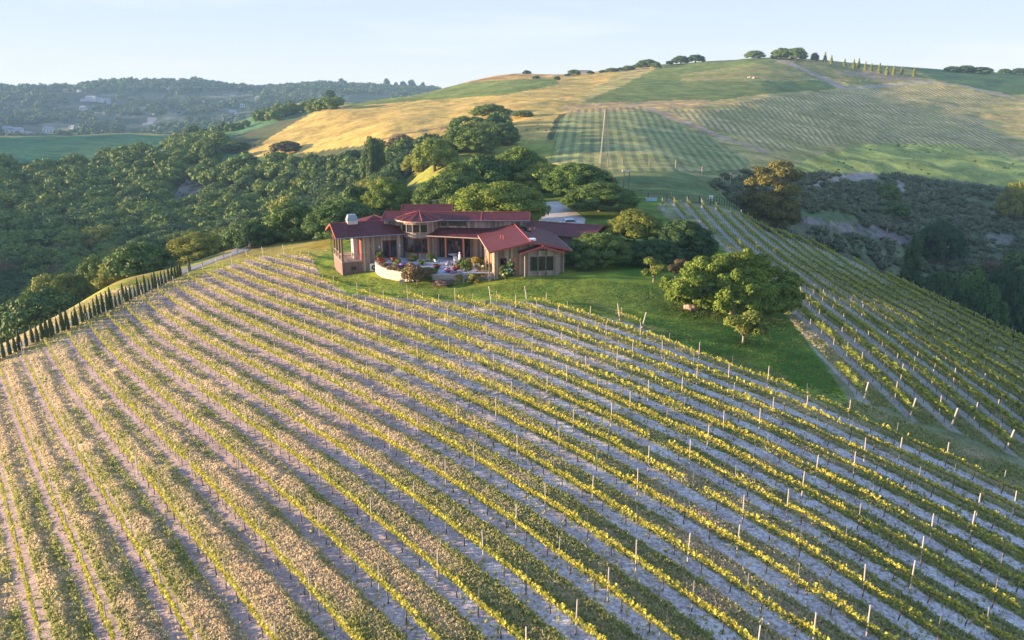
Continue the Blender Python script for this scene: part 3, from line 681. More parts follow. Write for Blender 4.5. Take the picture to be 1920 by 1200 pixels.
def small_tree(name, px, py, wpx, hpx, kd, label, k=9, bk=pale_bark, nl=5000, fork=.2, seed=0):
    X, Y, Z = ground_at(px, py); d = project(X, Y, Z)[2]; W_ = wpx * d / FPX; Hh = hpx * d / FPX
    lb = [((math.cos(a) * .28 * q, math.sin(a) * .28 * q, Hh / W_ * (.36 + .46 * ((i * 37) % 5) / 5)), (.17, .17, .12)) for i, (a, q) in enumerate([(2.4 * j + seed, math.sqrt((j + .3) / k)) for j in range(k)])]
    e = tag(empty(name, (X, Y, Z - .05), 0, W_), label, 'tree')
    link('crown', crown_mesh('crown', lb, nl, .04, LM[kd], core=.55), e); link('trunk', limbs_mesh('trunk', lb, bk, r0=.022, seed=seed + 2, nmax=k), e)
    taken.append((X, Y, W_ / 2)); return e
small_tree('young_tree', 1393, 643, 98, 72, 'gold', 'small open yellow-green tree in front of the big lawn oak', 11, seed=1)
small_tree('young_tree', 1225, 529, 62, 52, 'gold', 'slim pale-trunked tree on the lawn left of the big oak', 8, seed=4, nl=2600)
small_tree('shrub_tree', 1266, 524, 50, 44, 'brown', 'reddish-brown leafed bush between the two lawn trees', 9, seed=2)
# dark conifer in the gully, and the wide dark conifer at the head of the gully
def conifer(name, px, r, wpx, top, kd, label, tiers=9, power=.8, nl=7000, th=.9):
    X, Y, Z = at_r(px, r); W_ = wpx * r / FPX; x, y, z = pix_dir(px, top); Ht = CZ + r * z / math.hypot(x, y) - Z
    h = Ht / W_; lb = []
    for t in range(tiers):
        f = t / tiers; R = .42 * (1 - f) ** power; k = max(3, int(9 * (1 - f)))
        lb += [((math.cos(2 * math.pi * i / k + t) * R * random.uniform(.75, 1.1), math.sin(2 * math.pi * i / k + t) * R * random.uniform(.75, 1.1), h * (.12 + .82 * f) + random.uniform(-.06, .06)), (.12 + random.uniform(0, .06),) * 2 + (h * random.uniform(.07, .11),)) for i in range(k)]
    lb.append(((0, 0, h * .90), (.12, .12, h * .08)))
    e = tag(empty(name, (X, Y, Z - .2), 0, W_), label, 'tree')
    link('crown', crown_mesh('crown', lb, nl, .035, LM[kd]), e)
    link('trunk', MB().tube([(0, 0, -.05), (0, 0, h * th)], [.04, .01], 7).mesh('trunk', bark), e); taken.append((X, Y, W_ / 2))
conifer('pine_tree', 1455, 236, 104, 298, 'goldbrown', 'large dark pine with a sunlit golden left side above the vineyard head', 8, .22, 14000, .6)
conifer('fir_tree', 1738, 215, 62, 432, 'dark', 'dark pointed fir in the gully beyond the right vine rows')
# ------------------------------------------------------------ the wood
F1 = [(-200, 300), (80, 296), (150, 290), (200, 276), (300, 266), (350, 246), (400, 240), (420, 256), (460, 270), (480, 292), (560, 292), (640, 280), (720, 255), (830, 238), (880, 210), (930, 205), (960, 235), (930, 262), (830, 282), (745, 325), (730, 350), (735, 375), (690, 400), (600, 425), (555, 430), (500, 435), (420, 455), (330, 480), (200, 530), (130, 560), (60, 590), (0, 606), (-200, 700)]
F2 = [(330, 262), (400, 245), (470, 235), (520, 215), (600, 200), (650, 190), (660, 178), (560, 190), (440, 205), (470, 225), (400, 240)]
EXC = [[(300, 338), (400, 335), (412, 372), (310, 378)], [(395, 298), (420, 285), (560, 282), (560, 292), (500, 300), (400, 306)]]
RF = [(1760, 480), (1930, 450), (1990, 600), (1930, 630), (1860, 590), (1800, 560)]
def hidden(x, y, z):
    t = np.linspace(.15, .97, 60)[:, None]; xs, ys = x * t, y * t; zs = CZ + (z - CZ) * t
    return (H(xs, ys) > zs + .3).any(0)
cand = []
xx = np.arange(-420, 100, 9.4); yy = np.arange(140, 760, 9.4)
for y0 in yy:
    for x0 in xx:
        x = x0 + random.uniform(-3.4, 3.4); y = y0 + random.uniform(-3.4, 3.4); r = math.hypot(x, y)
        if r < 172: continue
        if r > 330 and random.random() < .12: continue
        cand.append((x, y, random.uniform(10.5, 18) * (1 if r < 420 else .95), r))
for y0 in np.arange(150, 420, 9):
    for x0 in np.arange(80, 300, 9):
        cand.append((x0 + random.uniform(-3, 3), y0 + random.uniform(-3, 3), random.uniform(8, 12), -math.hypot(x0, y0)))
ca = np.array(cand); cz_ = H(ca[:, 0], ca[:, 1]); HT_ = ca[:, 2] * rng.uniform(.46, .70, len(ca)) * np.where(np.abs(ca[:, 3]) > 330, .85, 1); hgt = HT_
tpx, tpy, _ = project(ca[:, 0], ca[:, 1], cz_ + hgt)
KNOLL = [(745, 330), (830, 282), (900, 256), (985, 256), (1050, 262), (1045, 300), (985, 286), (915, 288), (870, 305), (820, 345), (770, 348)]
ppx, ppy, _ = project(ca[:, 0], ca[:, 1], cz_ + hgt * .55)
ok = ((inpoly(ppx, ppy, F1) | (inpoly(ppx, ppy, F2) & (ca[:, 3] > 450) & (rng.random(len(ca)) < .45))) & (ca[:, 3] > 0)) | (inpoly(ppx, ppy, RF) & (ca[:, 3] < -185))
for q in EXC: ok &= ~inpoly(ppx, ppy, q)
ok &= ~inpoly(tpx, tpy, KNOLL) & ~inpoly(ppx, ppy, KNOLL) & (inpoly(tpx, tpy, F1) | inpoly(tpx, tpy, F2) | inpoly(tpx, tpy, RF))
ok &= ~hidden(ca[:, 0], ca[:, 1], cz_ + hgt) & (ppx > -60) & (ppx < 1990)
for tx, ty, tr in taken: ok &= np.hypot(ca[:, 0] - tx, ca[:, 1] - ty) > tr + ca[:, 2] * .22
idx = np.where(ok)[0]; rr_ = np.abs(ca[idx, 3]); idx = idx[np.argsort(-(ca[idx, 2] / rr_))]
NIND = 292 - len(NAMED) - 1
WOODLB = [(0, 200, 'deep-green oak in the shaded wood at the left edge of the picture'), (200, 420, 'oak in the wood between the straw bank and the shaded meadow'),
          (420, 640, 'oak in the wooded hollow between the road and the golden hill'), (640, 900, 'oak in the belt of trees climbing from the house to the golden slope'), (900, 3000, 'oak in the gully below the right vine rows')]
def wood_kind(x, y, px, py):
    s = vnoise(np.array(x / 45), np.array(y / 45), 3)
    u = random.random()
    if u < .06: return 'brown'
    if u < .16: return 'gold'
    return 'bright' if s > .35 else ('mid' if s > -.35 else 'dark')
for i in idx[:NIND]:
    x, y, w, r = ca[i]; r = abs(r); px = ppx[i]
    lb = next(l for a, b_, l in WOODLB if a <= max(px, 0) < b_)
    oak(x, y, w, HT_[i], wood_kind(x, y, px, 0) if r > 0 else 'dark', 'mid' if r < 330 else 'far', lb, lb.replace('oak in', 'oaks in').replace('deep-green oak', 'deep-green oaks'))
def scatter(name, T, XYZ, S, rot, m, extra_v=None, zs=None):
    """many copies of a crown (V, Q, v) as ONE mesh"""
    Vs, Qs, vs = [], [], []; b = 0
    for k, (p, s, a) in enumerate(zip(XYZ, S, rot)):
        V, Q, v = T[k % len(T)]; c, sn = math.cos(a), math.sin(a); z = s if zs is None else zs[k]
        Vs.append(np.stack([p[0] + (V[:, 0] * c - V[:, 1] * sn) * s, p[1] + (V[:, 0] * sn + V[:, 1] * c) * s, p[2] + V[:, 2] * z], 1)); Qs.append(Q + b); b += len(V)
        vs.append(np.clip(v + (extra_v[k] if extra_v is not None else 0), 0, 1))
    return link(name, mesh_np(name, np.concatenate(Vs), np.concatenate(Qs), mats=[m], vcol={'v': np.concatenate(vs)}))
rest = idx[NIND:]
FT = [crown_arrays(oak_lobes(8, (.15, .22), seed=k), 330, .11) for k in range(5)]
if len(rest):
    tag(scatter('woodland', FT, np.stack([ca[rest, 0], ca[rest, 1], cz_[rest] - .3], 1), ca[rest, 2], rng.uniform(0, 6.28, len(rest)), LM['mid'], rng.uniform(-.3, .15, len(rest))), kind='stuff')
print('forest', len(idx), 'individual', min(len(idx), NIND), 'rest', len(rest))
# trees and scrub of the far ridge
n = 5200; az = rng.uniform(R_(-34), R_(-2), n); r = rng.uniform(1250, 2420, n); x, y = r * np.sin(az), r * np.cos(az)
dn = fbm(x / 110, y / 110, 3, 61); z = H(x, y); px, py, _ = project(x, y, z)
k = (((dn > .05) & (rng.random(n) < .55)) | (py < 172) | ((py > 238) & (dn > -.2))) & ~hidden(x, y, z + 9)
for l in [[(135, 180), (210, 180), (210, 198), (135, 198)], [(0, 240), (150, 236), (150, 256), (0, 256)], [(230, 225), (290, 215), (290, 240), (230, 242)]]: k &= ~inpoly(px, py, l)
FT2 = [crown_arrays(oak_lobes(5, (.18, .24), seed=k_ + 20), 40, .22) for k_ in range(4)]
tag(scatter('ridge_woodland', FT2, np.stack([x, y, z - 1], 1)[k], rng.uniform(11, 24, k.sum()), rng.uniform(0, 6.28, k.sum()), LM['dark'], rng.uniform(-.2, .1, k.sum())), kind='stuff')
print('ridge', k.sum())
# chaparral on the right-hand slope
CH = [(1330, 340), (1400, 316), (1440, 318), (1540, 326), (1700, 332), (1800, 345), (1930, 358), (1990, 560), (1930, 640), (1800, 575), (1700, 528), (1600, 482), (1500, 434), (1410, 398), (1350, 360)]
n = 20000; x = rng.uniform(45, 420, n); y = rng.uniform(120, 430, n); z = H(x, y); px, py, _ = project(x, y, z + .8)
bare = [[(1500, 352), (1560, 330), (1630, 322), (1650, 334), (1560, 345)], [(1660, 330), (1690, 335), (1705, 358), (1690, 362)], [(1470, 397), (1560, 392), (1620, 408), (1560, 420), (1490, 412)], [(1530, 418), (1640, 425), (1700, 440), (1690, 452), (1560, 432)]]
k = inpoly(px, py, CH) & (np.hypot(x, y) > 190) & ~hidden(x, y, z + 2) & (fbm(x / 14, y / 14, 3, 7) > -.32)
for q in bare: k &= ~inpoly(px, py, q)
ch_leaf = leaf_mat('chaparral_leaves', (0.060, 0.090, 0.045), (0.200, 0.230, 0.120), (0.16, 0.12, 0.09))
SH = [crown_arrays(oak_lobes(4, (.2, .3), h=.25, base=.12, seed=k_ + 40), 70, .17) for k_ in range(5)]
tag(scatter('chaparral', SH, np.stack([x, y, z - .1], 1)[k], rng.uniform(1.4, 4.2, k.sum()) * rng.choice([.8, 1, 1.5], k.sum()), rng.uniform(0, 6.28, k.sum()), ch_leaf, rng.uniform(-.3, .3, k.sum())), kind='stuff')
print('chaparral', k.sum())
# low brush on the golden and yellow slopes and on the knoll
n = 9000; x = rng.uniform(-200, 560, n); y = rng.uniform(230, 760, n); z = H(x, y); px, py, _ = project(x, y, z)
q1 = inpoly(px, py, [(1480, 310), (1640, 270), (1800, 272), (1930, 305), (1930, 352), (1700, 328), (1500, 326)])
q2 = inpoly(px, py, [(960, 205), (1030, 190), (1050, 215), (1000, 300), (985, 240)]) | inpoly(px, py, [(1570, 140), (1700, 128), (1760, 150), (1620, 158)])
dn = fbm(x / 12, y / 12, 3, 15); k = ((q1 & (dn > .2)) | (q2 & (dn > .25)) | (inpoly(px, py, V2) & (dn > .62))) 
br = leaf_mat('brush_leaves', (0.12, 0.15, 0.03), (0.42, 0.38, 0.08))
tag(scatter('brush', SH, np.stack([x, y, z - .1], 1)[k], rng.uniform(.7, 1.7, k.sum()), rng.uniform(0, 6.28, k.sum()), br, rng.uniform(-.2, .3, k.sum())), kind='stuff')

# ------------------------------------------------------------ cypress hedge along the road
cyp_leaf = leaf_mat('cypress_leaves', (0.020, 0.042, 0.014), (0.080, 0.120, 0.030), trans=.1)
def cyp_mesh(seed):
    g2 = np.random.default_rng(seed); n = 420; t = g2.uniform(0.02, 1, n) ** .8; a = g2.uniform(0, 6.28, n)
    R = .115 * np.clip((1 - t) * 1.5, 0, 1) ** .75 * np.clip(t * 9, .55, 1) * g2.uniform(.85, 1.12, n)
    P = np.stack([R * np.cos(a), R * np.sin(a), .04 + t * .96], 1); N = np.stack([np.cos(a), np.sin(a), np.full(n, .35)], 1) + rand_unit(n) * .4; N /= np.linalg.norm(N, axis=1)[:, None]
    V, Q = leaf_quads(P, N, .055); v = np.repeat(g2.uniform(.1, 1, n), 4)
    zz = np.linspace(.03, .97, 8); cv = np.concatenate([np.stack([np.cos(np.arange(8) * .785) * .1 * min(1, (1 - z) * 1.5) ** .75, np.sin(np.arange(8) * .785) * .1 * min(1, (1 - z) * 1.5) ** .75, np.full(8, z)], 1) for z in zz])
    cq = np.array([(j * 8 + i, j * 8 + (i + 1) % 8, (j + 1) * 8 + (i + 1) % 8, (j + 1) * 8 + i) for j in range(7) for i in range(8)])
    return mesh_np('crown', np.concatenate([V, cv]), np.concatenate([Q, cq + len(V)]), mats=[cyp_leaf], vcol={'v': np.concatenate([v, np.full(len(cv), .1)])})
CYM = [cyp_mesh(k) for k in range(4)]; CYT = MB().tube([(0, 0, -.04), (0, 0, .12)], [.016, .014], 6).mesh('trunk', bark)
base = [(8, 669), (51, 648), (101, 627), (131, 614), (178, 592), (233, 566), (285, 541), (342, 515)]
xs = [40, 100, 155, 205, 270, 330, 380, 430, 475, 525, 580, 630, 680, 735, 770, 825, 865, 910, 950, 990, 1035, 1080, 1115, 1160, 1200, 1240, 1275, 1310, 1350, 1385, 1420, 1455, 1495, 1530, 1555, 1590, 1620, 1655, 1690, 1725, 1755, 1780, 1805]
def ordn(k): return f"{k}{'th' if 10 <= k % 100 <= 20 else {1: 'st', 2: 'nd', 3: 'rd'}.get(k % 10, 'th')}"
tops = {1: 42, 4: 46, 28: 20, 30: 18, 32: 18}
for k, xq in enumerate([-120, -65, -12] + xs + [1895]):
    px = xq / 5.333; py = np.interp(px, [-30, *[b_[0] for b_ in base]], [687, *[b_[1] for b_ in base]]) + 2 + random.uniform(-1, 1)
    if xq == 1895: py = 508
    X, Y, Z = ground_at(px, py); d = project(X, Y, Z)[2]
    hpx = np.interp(px, [0, 50, 130, 200, 250, 300, 350], [38, 40, 37, 36, 33, 29, 27]) * random.uniform(.85, 1.08)
    if k - 3 in (28, 30, 32): hpx *= .72
    hpx *= random.choice((1, 1, 1, .86, 1.08))
    e = empty('cypress_tree', (X, Y, Z), float(rng.uniform(0, 6)), 1); hm = hpx * d / FPX / .97; e.scale = (hm * .95, hm * .95, hm)
    link('crown', CYM[k % 4], e); link('trunk', CYT, e)
    last = xq == 1895
    tag(e, 'lone cypress standing past the far end of the cypress hedge' if last else f'slender dark cypress, {ordn(max(1, k - 2))} from the left edge in the hedge beside the road', 'tree', 'young cypresses lining the road')
# ------------------------------------------------------------ vines and posts
vine_leaf = leaf_mat('vine_leaves', (0.11, 0.19, 0.035), (0.58, 0.51, 0.09), trans=.3, tone=.2)
vine_wood = plain('vine_wood', (0.13, 0.095, 0.075), .9, 0, .3, 9)
post_wood = plain('post_wood', (0.42, 0.36, 0.32), .8, 0, .2, 4)
post_metal = plain('post_metal', (0.30, 0.30, 0.30), .5, .3, .2, 4)
def vine_fol(seed, nl, size):
    g2 = np.random.default_rng(seed); k = 11; cx = np.linspace(-.98, .98, k) + g2.uniform(-.06, .06, k); hh = g2.uniform(.10, .30, k); gap = g2.uniform(.55, 1.0, k)
    i = g2.integers(0, k, nl); t = g2.uniform(0, 1, nl)
    P = np.stack([cx[i] + g2.normal(0, .07, nl), g2.normal(0, .065, nl) * gap[i], .78 + t * hh[i] * 1.25 + g2.normal(0, .03, nl)], 1)
    N = rand_unit(nl) + np.array([0, 0, .5]); N /= np.linalg.norm(N, axis=1)[:, None]
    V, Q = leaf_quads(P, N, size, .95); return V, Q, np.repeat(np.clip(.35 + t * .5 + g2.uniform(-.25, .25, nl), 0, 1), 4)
def vine_trunk(seed, seg=7):
    g2 = random.Random(seed); mb = MB(); j = lambda: g2.uniform(-.03, .03)
    mb.tube([(0, 0, -.08), (j(), j(), .3), (j(), j(), .6), (0, 0, .74)], [.042, .032, .030, .034], seg)
    for s in (-1, 1): mb.tube([(0, 0, .70), (s * .15, j(), .80), (s * .55, j(), .79), (s * .97, j(), .80)], [.028, .024, .018, .012], 5)
    return mb.mesh('trunk', vine_wood, True)
VF = [vine_fol(k, 200, .16) for k in range(8)]; VFM = [mesh_np('foliage', V, Q, mats=[vine_leaf], vcol={'v': v}) for V, Q, v in VF]
VTM = [vine_trunk(k) for k in range(5)]
VF2 = [vine_fol(k + 30, 64, .235) for k in range(6)]
def simple_trunk():
    mb = MB(); mb.tube([(0, 0, -.08), (.02, 0, .4), (0, 0, .80)], [.04, .03, .03], 4); mb.tube([(-.97, 0, .79), (0, 0, .80), (.97, 0, .79)], [.015, .022, .015], 3); return np.array(mb.V), [f for f in mb.F if len(f) == 4]
STV, STQ = simple_trunk(); STQ = np.array(STQ)
vines, posts = [], []       # (X, Y, r, row, order, dirx, diry, block, end)
def lay_rows(N, D, S, sp, ks, inside, blk):
    for k in ks:
        t = np.arange(-260, 330, .5); c = S + k * sp
        X, Y = N[0] * c + D[0] * t, N[1] * c + D[1] * t; m = (Y > 5); X, Y, t = X[m], Y[m], t[m]
        Z = H(X, Y); px, py, _ = project(X, Y, Z); ins = inside(X, Y, Z)
        if not ins.any(): continue
        t0, t1 = t[ins].min() + .3, t[ins].max() - .3; ph = random.randrange(4)
        for q in np.arange(math.floor(t0), t1, 1.0):
            if q < t0: continue
            x, y = N[0] * c + D[0] * q, N[1] * c + D[1] * q; z = float(H(x, y)); px, py, _ = [float(v) for v in project(x, y, z)]
            if not (-420 < px < 2450 and py < 1400): continue
            if not inside(np.array(x), np.array(y), np.array(z)): continue
            r = math.hypot(x, y); qi = int(q)
            if qi % 2 == 1 and random.random() > .012: vines.append((x, y, z, r, k, blk, qi))
            if (qi + ph) % 4 == 0: posts.append((x, y, z, r, k, blk, 'wood' if ((qi + ph) // 4) % 2 else 'metal', qi))
        for q, s in ((t1, 1), (t0, -1)):
            x, y = N[0] * c + D[0] * q, N[1] * c + D[1] * q; z = float(H(x, y)); px, py, _ = [float(v) for v in project(x, y, z)]
            if -420 < px < 2450 and py < 1400: posts.append((x, y, z, math.hypot(x, y), k, blk, ('end', s), q))
lay_rows(N1, D1, S1, 3.0, range(-8, 20), in_front, 'front')
lay_rows(N2, D2_, S2, 3.025, range(-8, 18), in_right, 'right')
print('vines', len(vines), 'posts', len(posts))
def seen(v):
    px, py, _ = project(v[0], v[1], v[2] + 1.0); return -15 < px < 1935 and py < 1200
vines.sort(key=lambda v: v[3] + (0 if seen(v) else 1000)); posts.sort(key=lambda v: v[3] + (0 if seen(v) else 1000))
fr_rows = sorted({v[4] for v in vines if v[5] == 'front' and seen(v)})
ang = {'front': math.atan2(D1[1], D1[0]), 'right': math.atan2(D2_[1], D2_[0])}
Dd = {'front': D1, 'right': D2_}
rowidx = {('front', k): i + 1 for i, k in enumerate(fr_rows)}
for i, k in enumerate(sorted({v[4] for v in vines if v[5] == 'right' and seen(v)})): rowidx[('right', k)] = i + 1
cnt = {}
for x, y, z, r, k, blk, qi in vines[:300]:
    d = Dd[blk]; sl_ = (float(H(x + d[0], y + d[1])) - float(H(x - d[0], y - d[1]))) / 2
    e = empty('grapevine', (x, y, z)); flip = random.random() < .5
    e.rotation_euler = (0, math.atan(sl_) * (1 if flip else -1), ang[blk] + (math.pi if flip else 0)); s = random.uniform(.92, 1.1); e.scale = (1, s, s)
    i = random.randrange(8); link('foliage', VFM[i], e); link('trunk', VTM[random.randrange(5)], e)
    cnt[(blk, k)] = cnt.get((blk, k), 0) + 1
    tag(e, f'leafing grapevine, {ordn(cnt[(blk, k)])} from the near end of the {ordn(rowidx[(blk, k)])} {blk} row from the left', 'grapevine', 'grapevines trained along the nearest vineyard rows')
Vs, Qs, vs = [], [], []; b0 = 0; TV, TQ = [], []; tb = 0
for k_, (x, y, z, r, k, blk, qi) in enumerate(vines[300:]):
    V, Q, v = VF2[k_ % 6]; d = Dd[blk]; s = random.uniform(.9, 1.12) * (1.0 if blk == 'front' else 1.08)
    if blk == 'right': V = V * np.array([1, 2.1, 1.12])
    wx = x + V[:, 0] * d[0] - V[:, 1] * d[1]; wy = y + V[:, 0] * d[1] + V[:, 1] * d[0]; Vs.append(np.stack([wx, wy, V[:, 2] * s], 1)); Qs.append(Q + b0); b0 += len(V); vs.append(v * (1 if blk == 'front' else .55))  # right block leaves toned darker, its shade put into their colour
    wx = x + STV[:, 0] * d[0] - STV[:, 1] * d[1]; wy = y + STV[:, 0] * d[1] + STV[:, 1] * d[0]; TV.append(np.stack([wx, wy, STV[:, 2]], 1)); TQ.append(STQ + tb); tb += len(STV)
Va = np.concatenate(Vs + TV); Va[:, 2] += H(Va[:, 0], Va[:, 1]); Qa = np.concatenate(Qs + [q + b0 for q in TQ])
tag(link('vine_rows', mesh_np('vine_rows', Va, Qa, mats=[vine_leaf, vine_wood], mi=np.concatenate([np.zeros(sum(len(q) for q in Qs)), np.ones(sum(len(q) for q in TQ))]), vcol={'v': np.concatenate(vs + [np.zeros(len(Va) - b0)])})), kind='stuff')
# posts: one mesh of each kind, then copies
def post_mesh(kind):
    mb = MB()
    if kind == 'wood': mb.tube([(0, 0, -.2), (0, 0, 1.93), (0, 0, 1.97)], [.042, .038, .03], 8)
    elif kind == 'metal': mb.box(XY, -.018, .018, -.004, .004, -.2, 1.8); mb.box(XY, -.004, .004, -.03, .004, -.2, 1.8)
    else:
        mb.tube([(0, 0, -.2), (0, 0, 2.05), (0, 0, 2.1)], [.075, .07, .055], 9)
    return mb.mesh('trellis_post', post_wood if kind != 'metal' else post_metal)
PM = {k: post_mesh(k) for k in ('wood', 'metal', 'end')}
cnt = {}; PV, PQ = [], []; pb = 0
rp_ = np.array([(math.cos(a), math.sin(a)) for a in (0, 1.57, 3.14, 4.71)])
for n_, (x, y, z, r, k, blk, kd, q) in enumerate(posts):
    end = isinstance(kd, tuple); d = Dd[blk]
    lean = (d[0] * kd[1] * .28, d[1] * kd[1] * .28) if end else (random.uniform(-.03, .03), random.uniform(-.03, .03))
    if n_ < 300:
        e = link('trellis_post', PM['end' if end else kd], None, (x, y, z)); e.rotation_euler = Vector((lean[0], lean[1], 1)).to_track_quat('Z', 'Y').to_euler()
        cnt[(blk, k)] = cnt.get((blk, k), 0) + 1
        what = 'leaning wooden end post' if end else ('pale wooden trellis post' if kd == 'wood' else 'thin grey metal post')
        tag(e, f'{what}, {ordn(cnt[(blk, k)])} from near end of the {ordn(rowidx.get((blk, k), 1))} {blk} row from the left', 'post', 'trellis posts along the vineyard rows')
    else:
        w = .055 if end else (.036 if kd == 'wood' else .022); h = 2.0 if end else (1.9 if kd == 'wood' else 1.75)
        bt = np.concatenate([np.c_[x + rp_ * w, np.full(4, z - .2)] if False else np.column_stack([x + rp_[:, 0] * w, y + rp_[:, 1] * w, np.full(4, z - .2)]), np.column_stack([x + lean[0] * h + rp_[:, 0] * w, y + lean[1] * h + rp_[:, 1] * w, np.full(4, z + h)])])
        PV.append(bt); PQ.append(np.array([(0, 1, 5, 4), (1, 2, 6, 5), (2, 3, 7, 6), (3, 0, 4, 7), (4, 5, 6, 7)]) + pb); pb += 8
tag(link('distant_trellis_posts', mesh_np('distant_trellis_posts', np.concatenate(PV), np.concatenate(PQ), mats=[post_wood])), kind='stuff')
# ------------------------------------------------------------ grass: tufts on the green strips, the banks and the lawn
n = 1150000; rr2 = 27 + (150 - 27) * rng.random(n) ** 1.15; aa = rng.uniform(R_(-46), R_(46), n); x, y = rr2 * np.sin(aa), rr2 * np.cos(aa); z = H(x, y); px, py, _ = project(x, y, z)
F_ = in_front(x, y, z); G_ = in_right(x, y, z)
fs = (x * N1[0] + y * N1[1] - S1) / 3.0; fs = np.abs(fs - np.round(fs)); gs = (x * N2[0] + y * N2[1] - S2) / 3.025; gs = np.abs(gs - np.round(gs))
bank = inpoly(px, py, [(0, 604), (130, 562), (300, 488), (450, 442), (560, 430), (620, 430), (615, 470), (400, 505), (110, 640), (0, 690)])
lawn = inpoly(px, py, [(600, 500), (760, 530), (850, 545), (990, 524), (1080, 520), (1240, 540), (1480, 600), (1590, 755), (1440, 705), (1180, 602), (1000, 560), (850, 562), (650, 548)])
k = ((F_ & (fs > .215)) & (rng.random(n) < .62)) | (G_ & (gs > .20) & (rng.random(n) < .7)) | (bank & (rng.random(n) < .35)) | (lawn & (rng.random(n) < .25)) | (F_ & (fs < .2) & (rng.random(n) < .02))
k |= inpoly(px, py, [(1560, 768), (1600, 750), (1720, 800), (1900, 870), (2100, 990), (1920, 925), (1700, 825)]) & (rng.random(n) < .5)
k &= (px > -420) & (px < 2450) & (py < 1400) & ((px > -20) & (px < 1940) & (py < 1215) | (rng.random(n) < .5)) & (polydist(x, y, road_line) > 1.9)
x, y, z, lawn, fs, F_ = x[k], y[k], z[k], lawn[k], fs[k], F_[k]; m_ = len(x); print('tufts', m_)
dry = np.clip(.5 + fbm(x / 2.6, y / 2.6, 3, 71) * .85 + fbm(x / 14, y / 14, 2, 73) * .8 - np.clip((x + 15) / 90, -.35, .3), 0, 1); edge = np.clip((.32 - fs) / .06, 0, 1) * F_
dry = np.clip(dry + .28 * np.clip((fs - .34) / .08, 0, 1) * F_ - edge * .30, 0, 1); dry[lawn] *= .5
A_ = np.array((0.34, 0.35, 0.12)); B_ = np.array((0.66, 0.53, 0.36)); cc = A_ + (B_ - A_) * dry[:, None]; cc = cc * rng.uniform(.78, 1.22, m_)[:, None]; cc[lawn] *= np.array((.42, .55, .34))
hh = np.where(lawn, .06, rng.uniform(.08, .24, m_) * (1 - .3 * dry)); ww = rng.uniform(.025, .065, m_) * (1 + rr2[k] / 150)
V = []; 
for j in range(2):
    a = rng.uniform(0, 3.14, m_); lx, ly = rng.normal(0, .5, m_) * hh, rng.normal(0, .5, m_) * hh; dx, dy = np.cos(a) * ww, np.sin(a) * ww
    ox, oy = rng.normal(0, .05, m_), rng.normal(0, .05, m_)
    V.append(np.stack([np.stack([x + ox - dx, y + oy - dy, z - .03], 1), np.stack([x + ox + dx, y + oy + dy, z - .03], 1), np.stack([x + ox + lx + dx * .5, y + oy + ly + dy * .5, z + hh], 1), np.stack([x + ox + lx - dx * .7, y + oy + ly - dy * .7, z + hh * .8], 1)], 1))
V = np.concatenate(V).reshape(-1, 3)
gmt, gn_, gb = mat('grass_blades'); gc = attr(gn_, 'gcol').outputs['Color']; gn_.links.new(gc, gb.inputs['Base Color']); gb.inputs['Roughness'].default_value = .8; gb.inputs['Specular IOR Level'].default_value = .1
gt_ = nd(gn_, 'ShaderNodeBsdfTranslucent'); gn_.links.new(gc, gt_.inputs[0]); gx_ = nd(gn_, 'ShaderNodeMixShader'); gx_.inputs[0].default_value = .45
gn_.links.new(gb.outputs[0], gx_.inputs[1]); gn_.links.new(gt_.outputs[0], gx_.inputs[2]); gn_.links.new(gx_.outputs[0], gn_.nodes['Material Output'].inputs['Surface'])
tag(link('grass', mesh_np('grass', V, np.arange(len(V)).reshape(-1, 4), mats=[gmt], vcol={'gcol': np.repeat(np.concatenate([cc, cc]), 4, axis=0)})), kind='stuff')
# ------------------------------------------------------------ the ranch house
def siding(name, c1, c2, c3):
    m, n, b = mat(name); p = coords(n); s = nd(n, 'ShaderNodeSeparateXYZ'); n.links.new(p, s.inputs[0])
    t = mth(n, 'MULTIPLY', mth(n, 'ADD', mth(n, 'MULTIPLY', s.outputs[0], .8), mth(n, 'MULTIPLY', s.outputs[1], .9)), 3.6)
    fl = mth(n, 'FLOOR', t); fr = mth(n, 'FRACT', t)
    w = nd(n, 'ShaderNodeTexWhiteNoise', noise_dimensions='1D'); n.links.new(fl, w.inputs['W'])
    nz = noise(n, 1.3, 4, .6, p)
    c = ramp(n, mth(n, 'ADD', mth(n, 'MULTIPLY', w.outputs[0], .6), mth(n, 'MULTIPLY', nz, .4)), [(.15, c1), (.5, c2), (.85, c3)])
    gp = ramp(n, fr, [(.0, .35), (.10, 1.0)])
    n.links.new(mixc(n, 1.0, c, gp, 'MULTIPLY'), b.inputs['Base Color']); b.inputs['Roughness'].default_value = .85
    bump(n, b, gp, .6, .05); return m
SID = siding('wood_siding', (0.15, 0.10, 0.075), (0.31, 0.215, 0.16), (0.50, 0.37, 0.27))
SKIRT = siding('brown_skirt', (0.15, 0.085, 0.075), (0.19, 0.11, 0.095), (0.22, 0.13, 0.115))
def roofing(name, col):
    m, n, b = mat(name); p = coords(n); s = nd(n, 'ShaderNodeSeparateXYZ'); n.links.new(p, s.inputs[0])
    t = mth(n, 'MULTIPLY', mth(n, 'ADD', s.outputs[0], mth(n, 'MULTIPLY', s.outputs[1], .35)), 2.2)
    fr = mth(n, 'FRACT', t); rib = ramp(n, fr, [(.0, .72), (.12, 1.0), (.88, 1.0), (1.0, .75)])
    nz = ramp(n, noise(n, .9, 5, .65, p), [(.3, .78), (.7, 1.22)])
    n.links.new(mixc(n, 1.0, mixc(n, 1.0, col, nz, 'MULTIPLY'), rib, 'MULTIPLY'), b.inputs['Base Color'])
    b.inputs['Roughness'].default_value = .6; b.inputs['Specular IOR Level'].default_value = .15; bump(n, b, rib, .4, .03); return m
ROOF = roofing('red_metal_roof', (0.105, 0.023, 0.024))
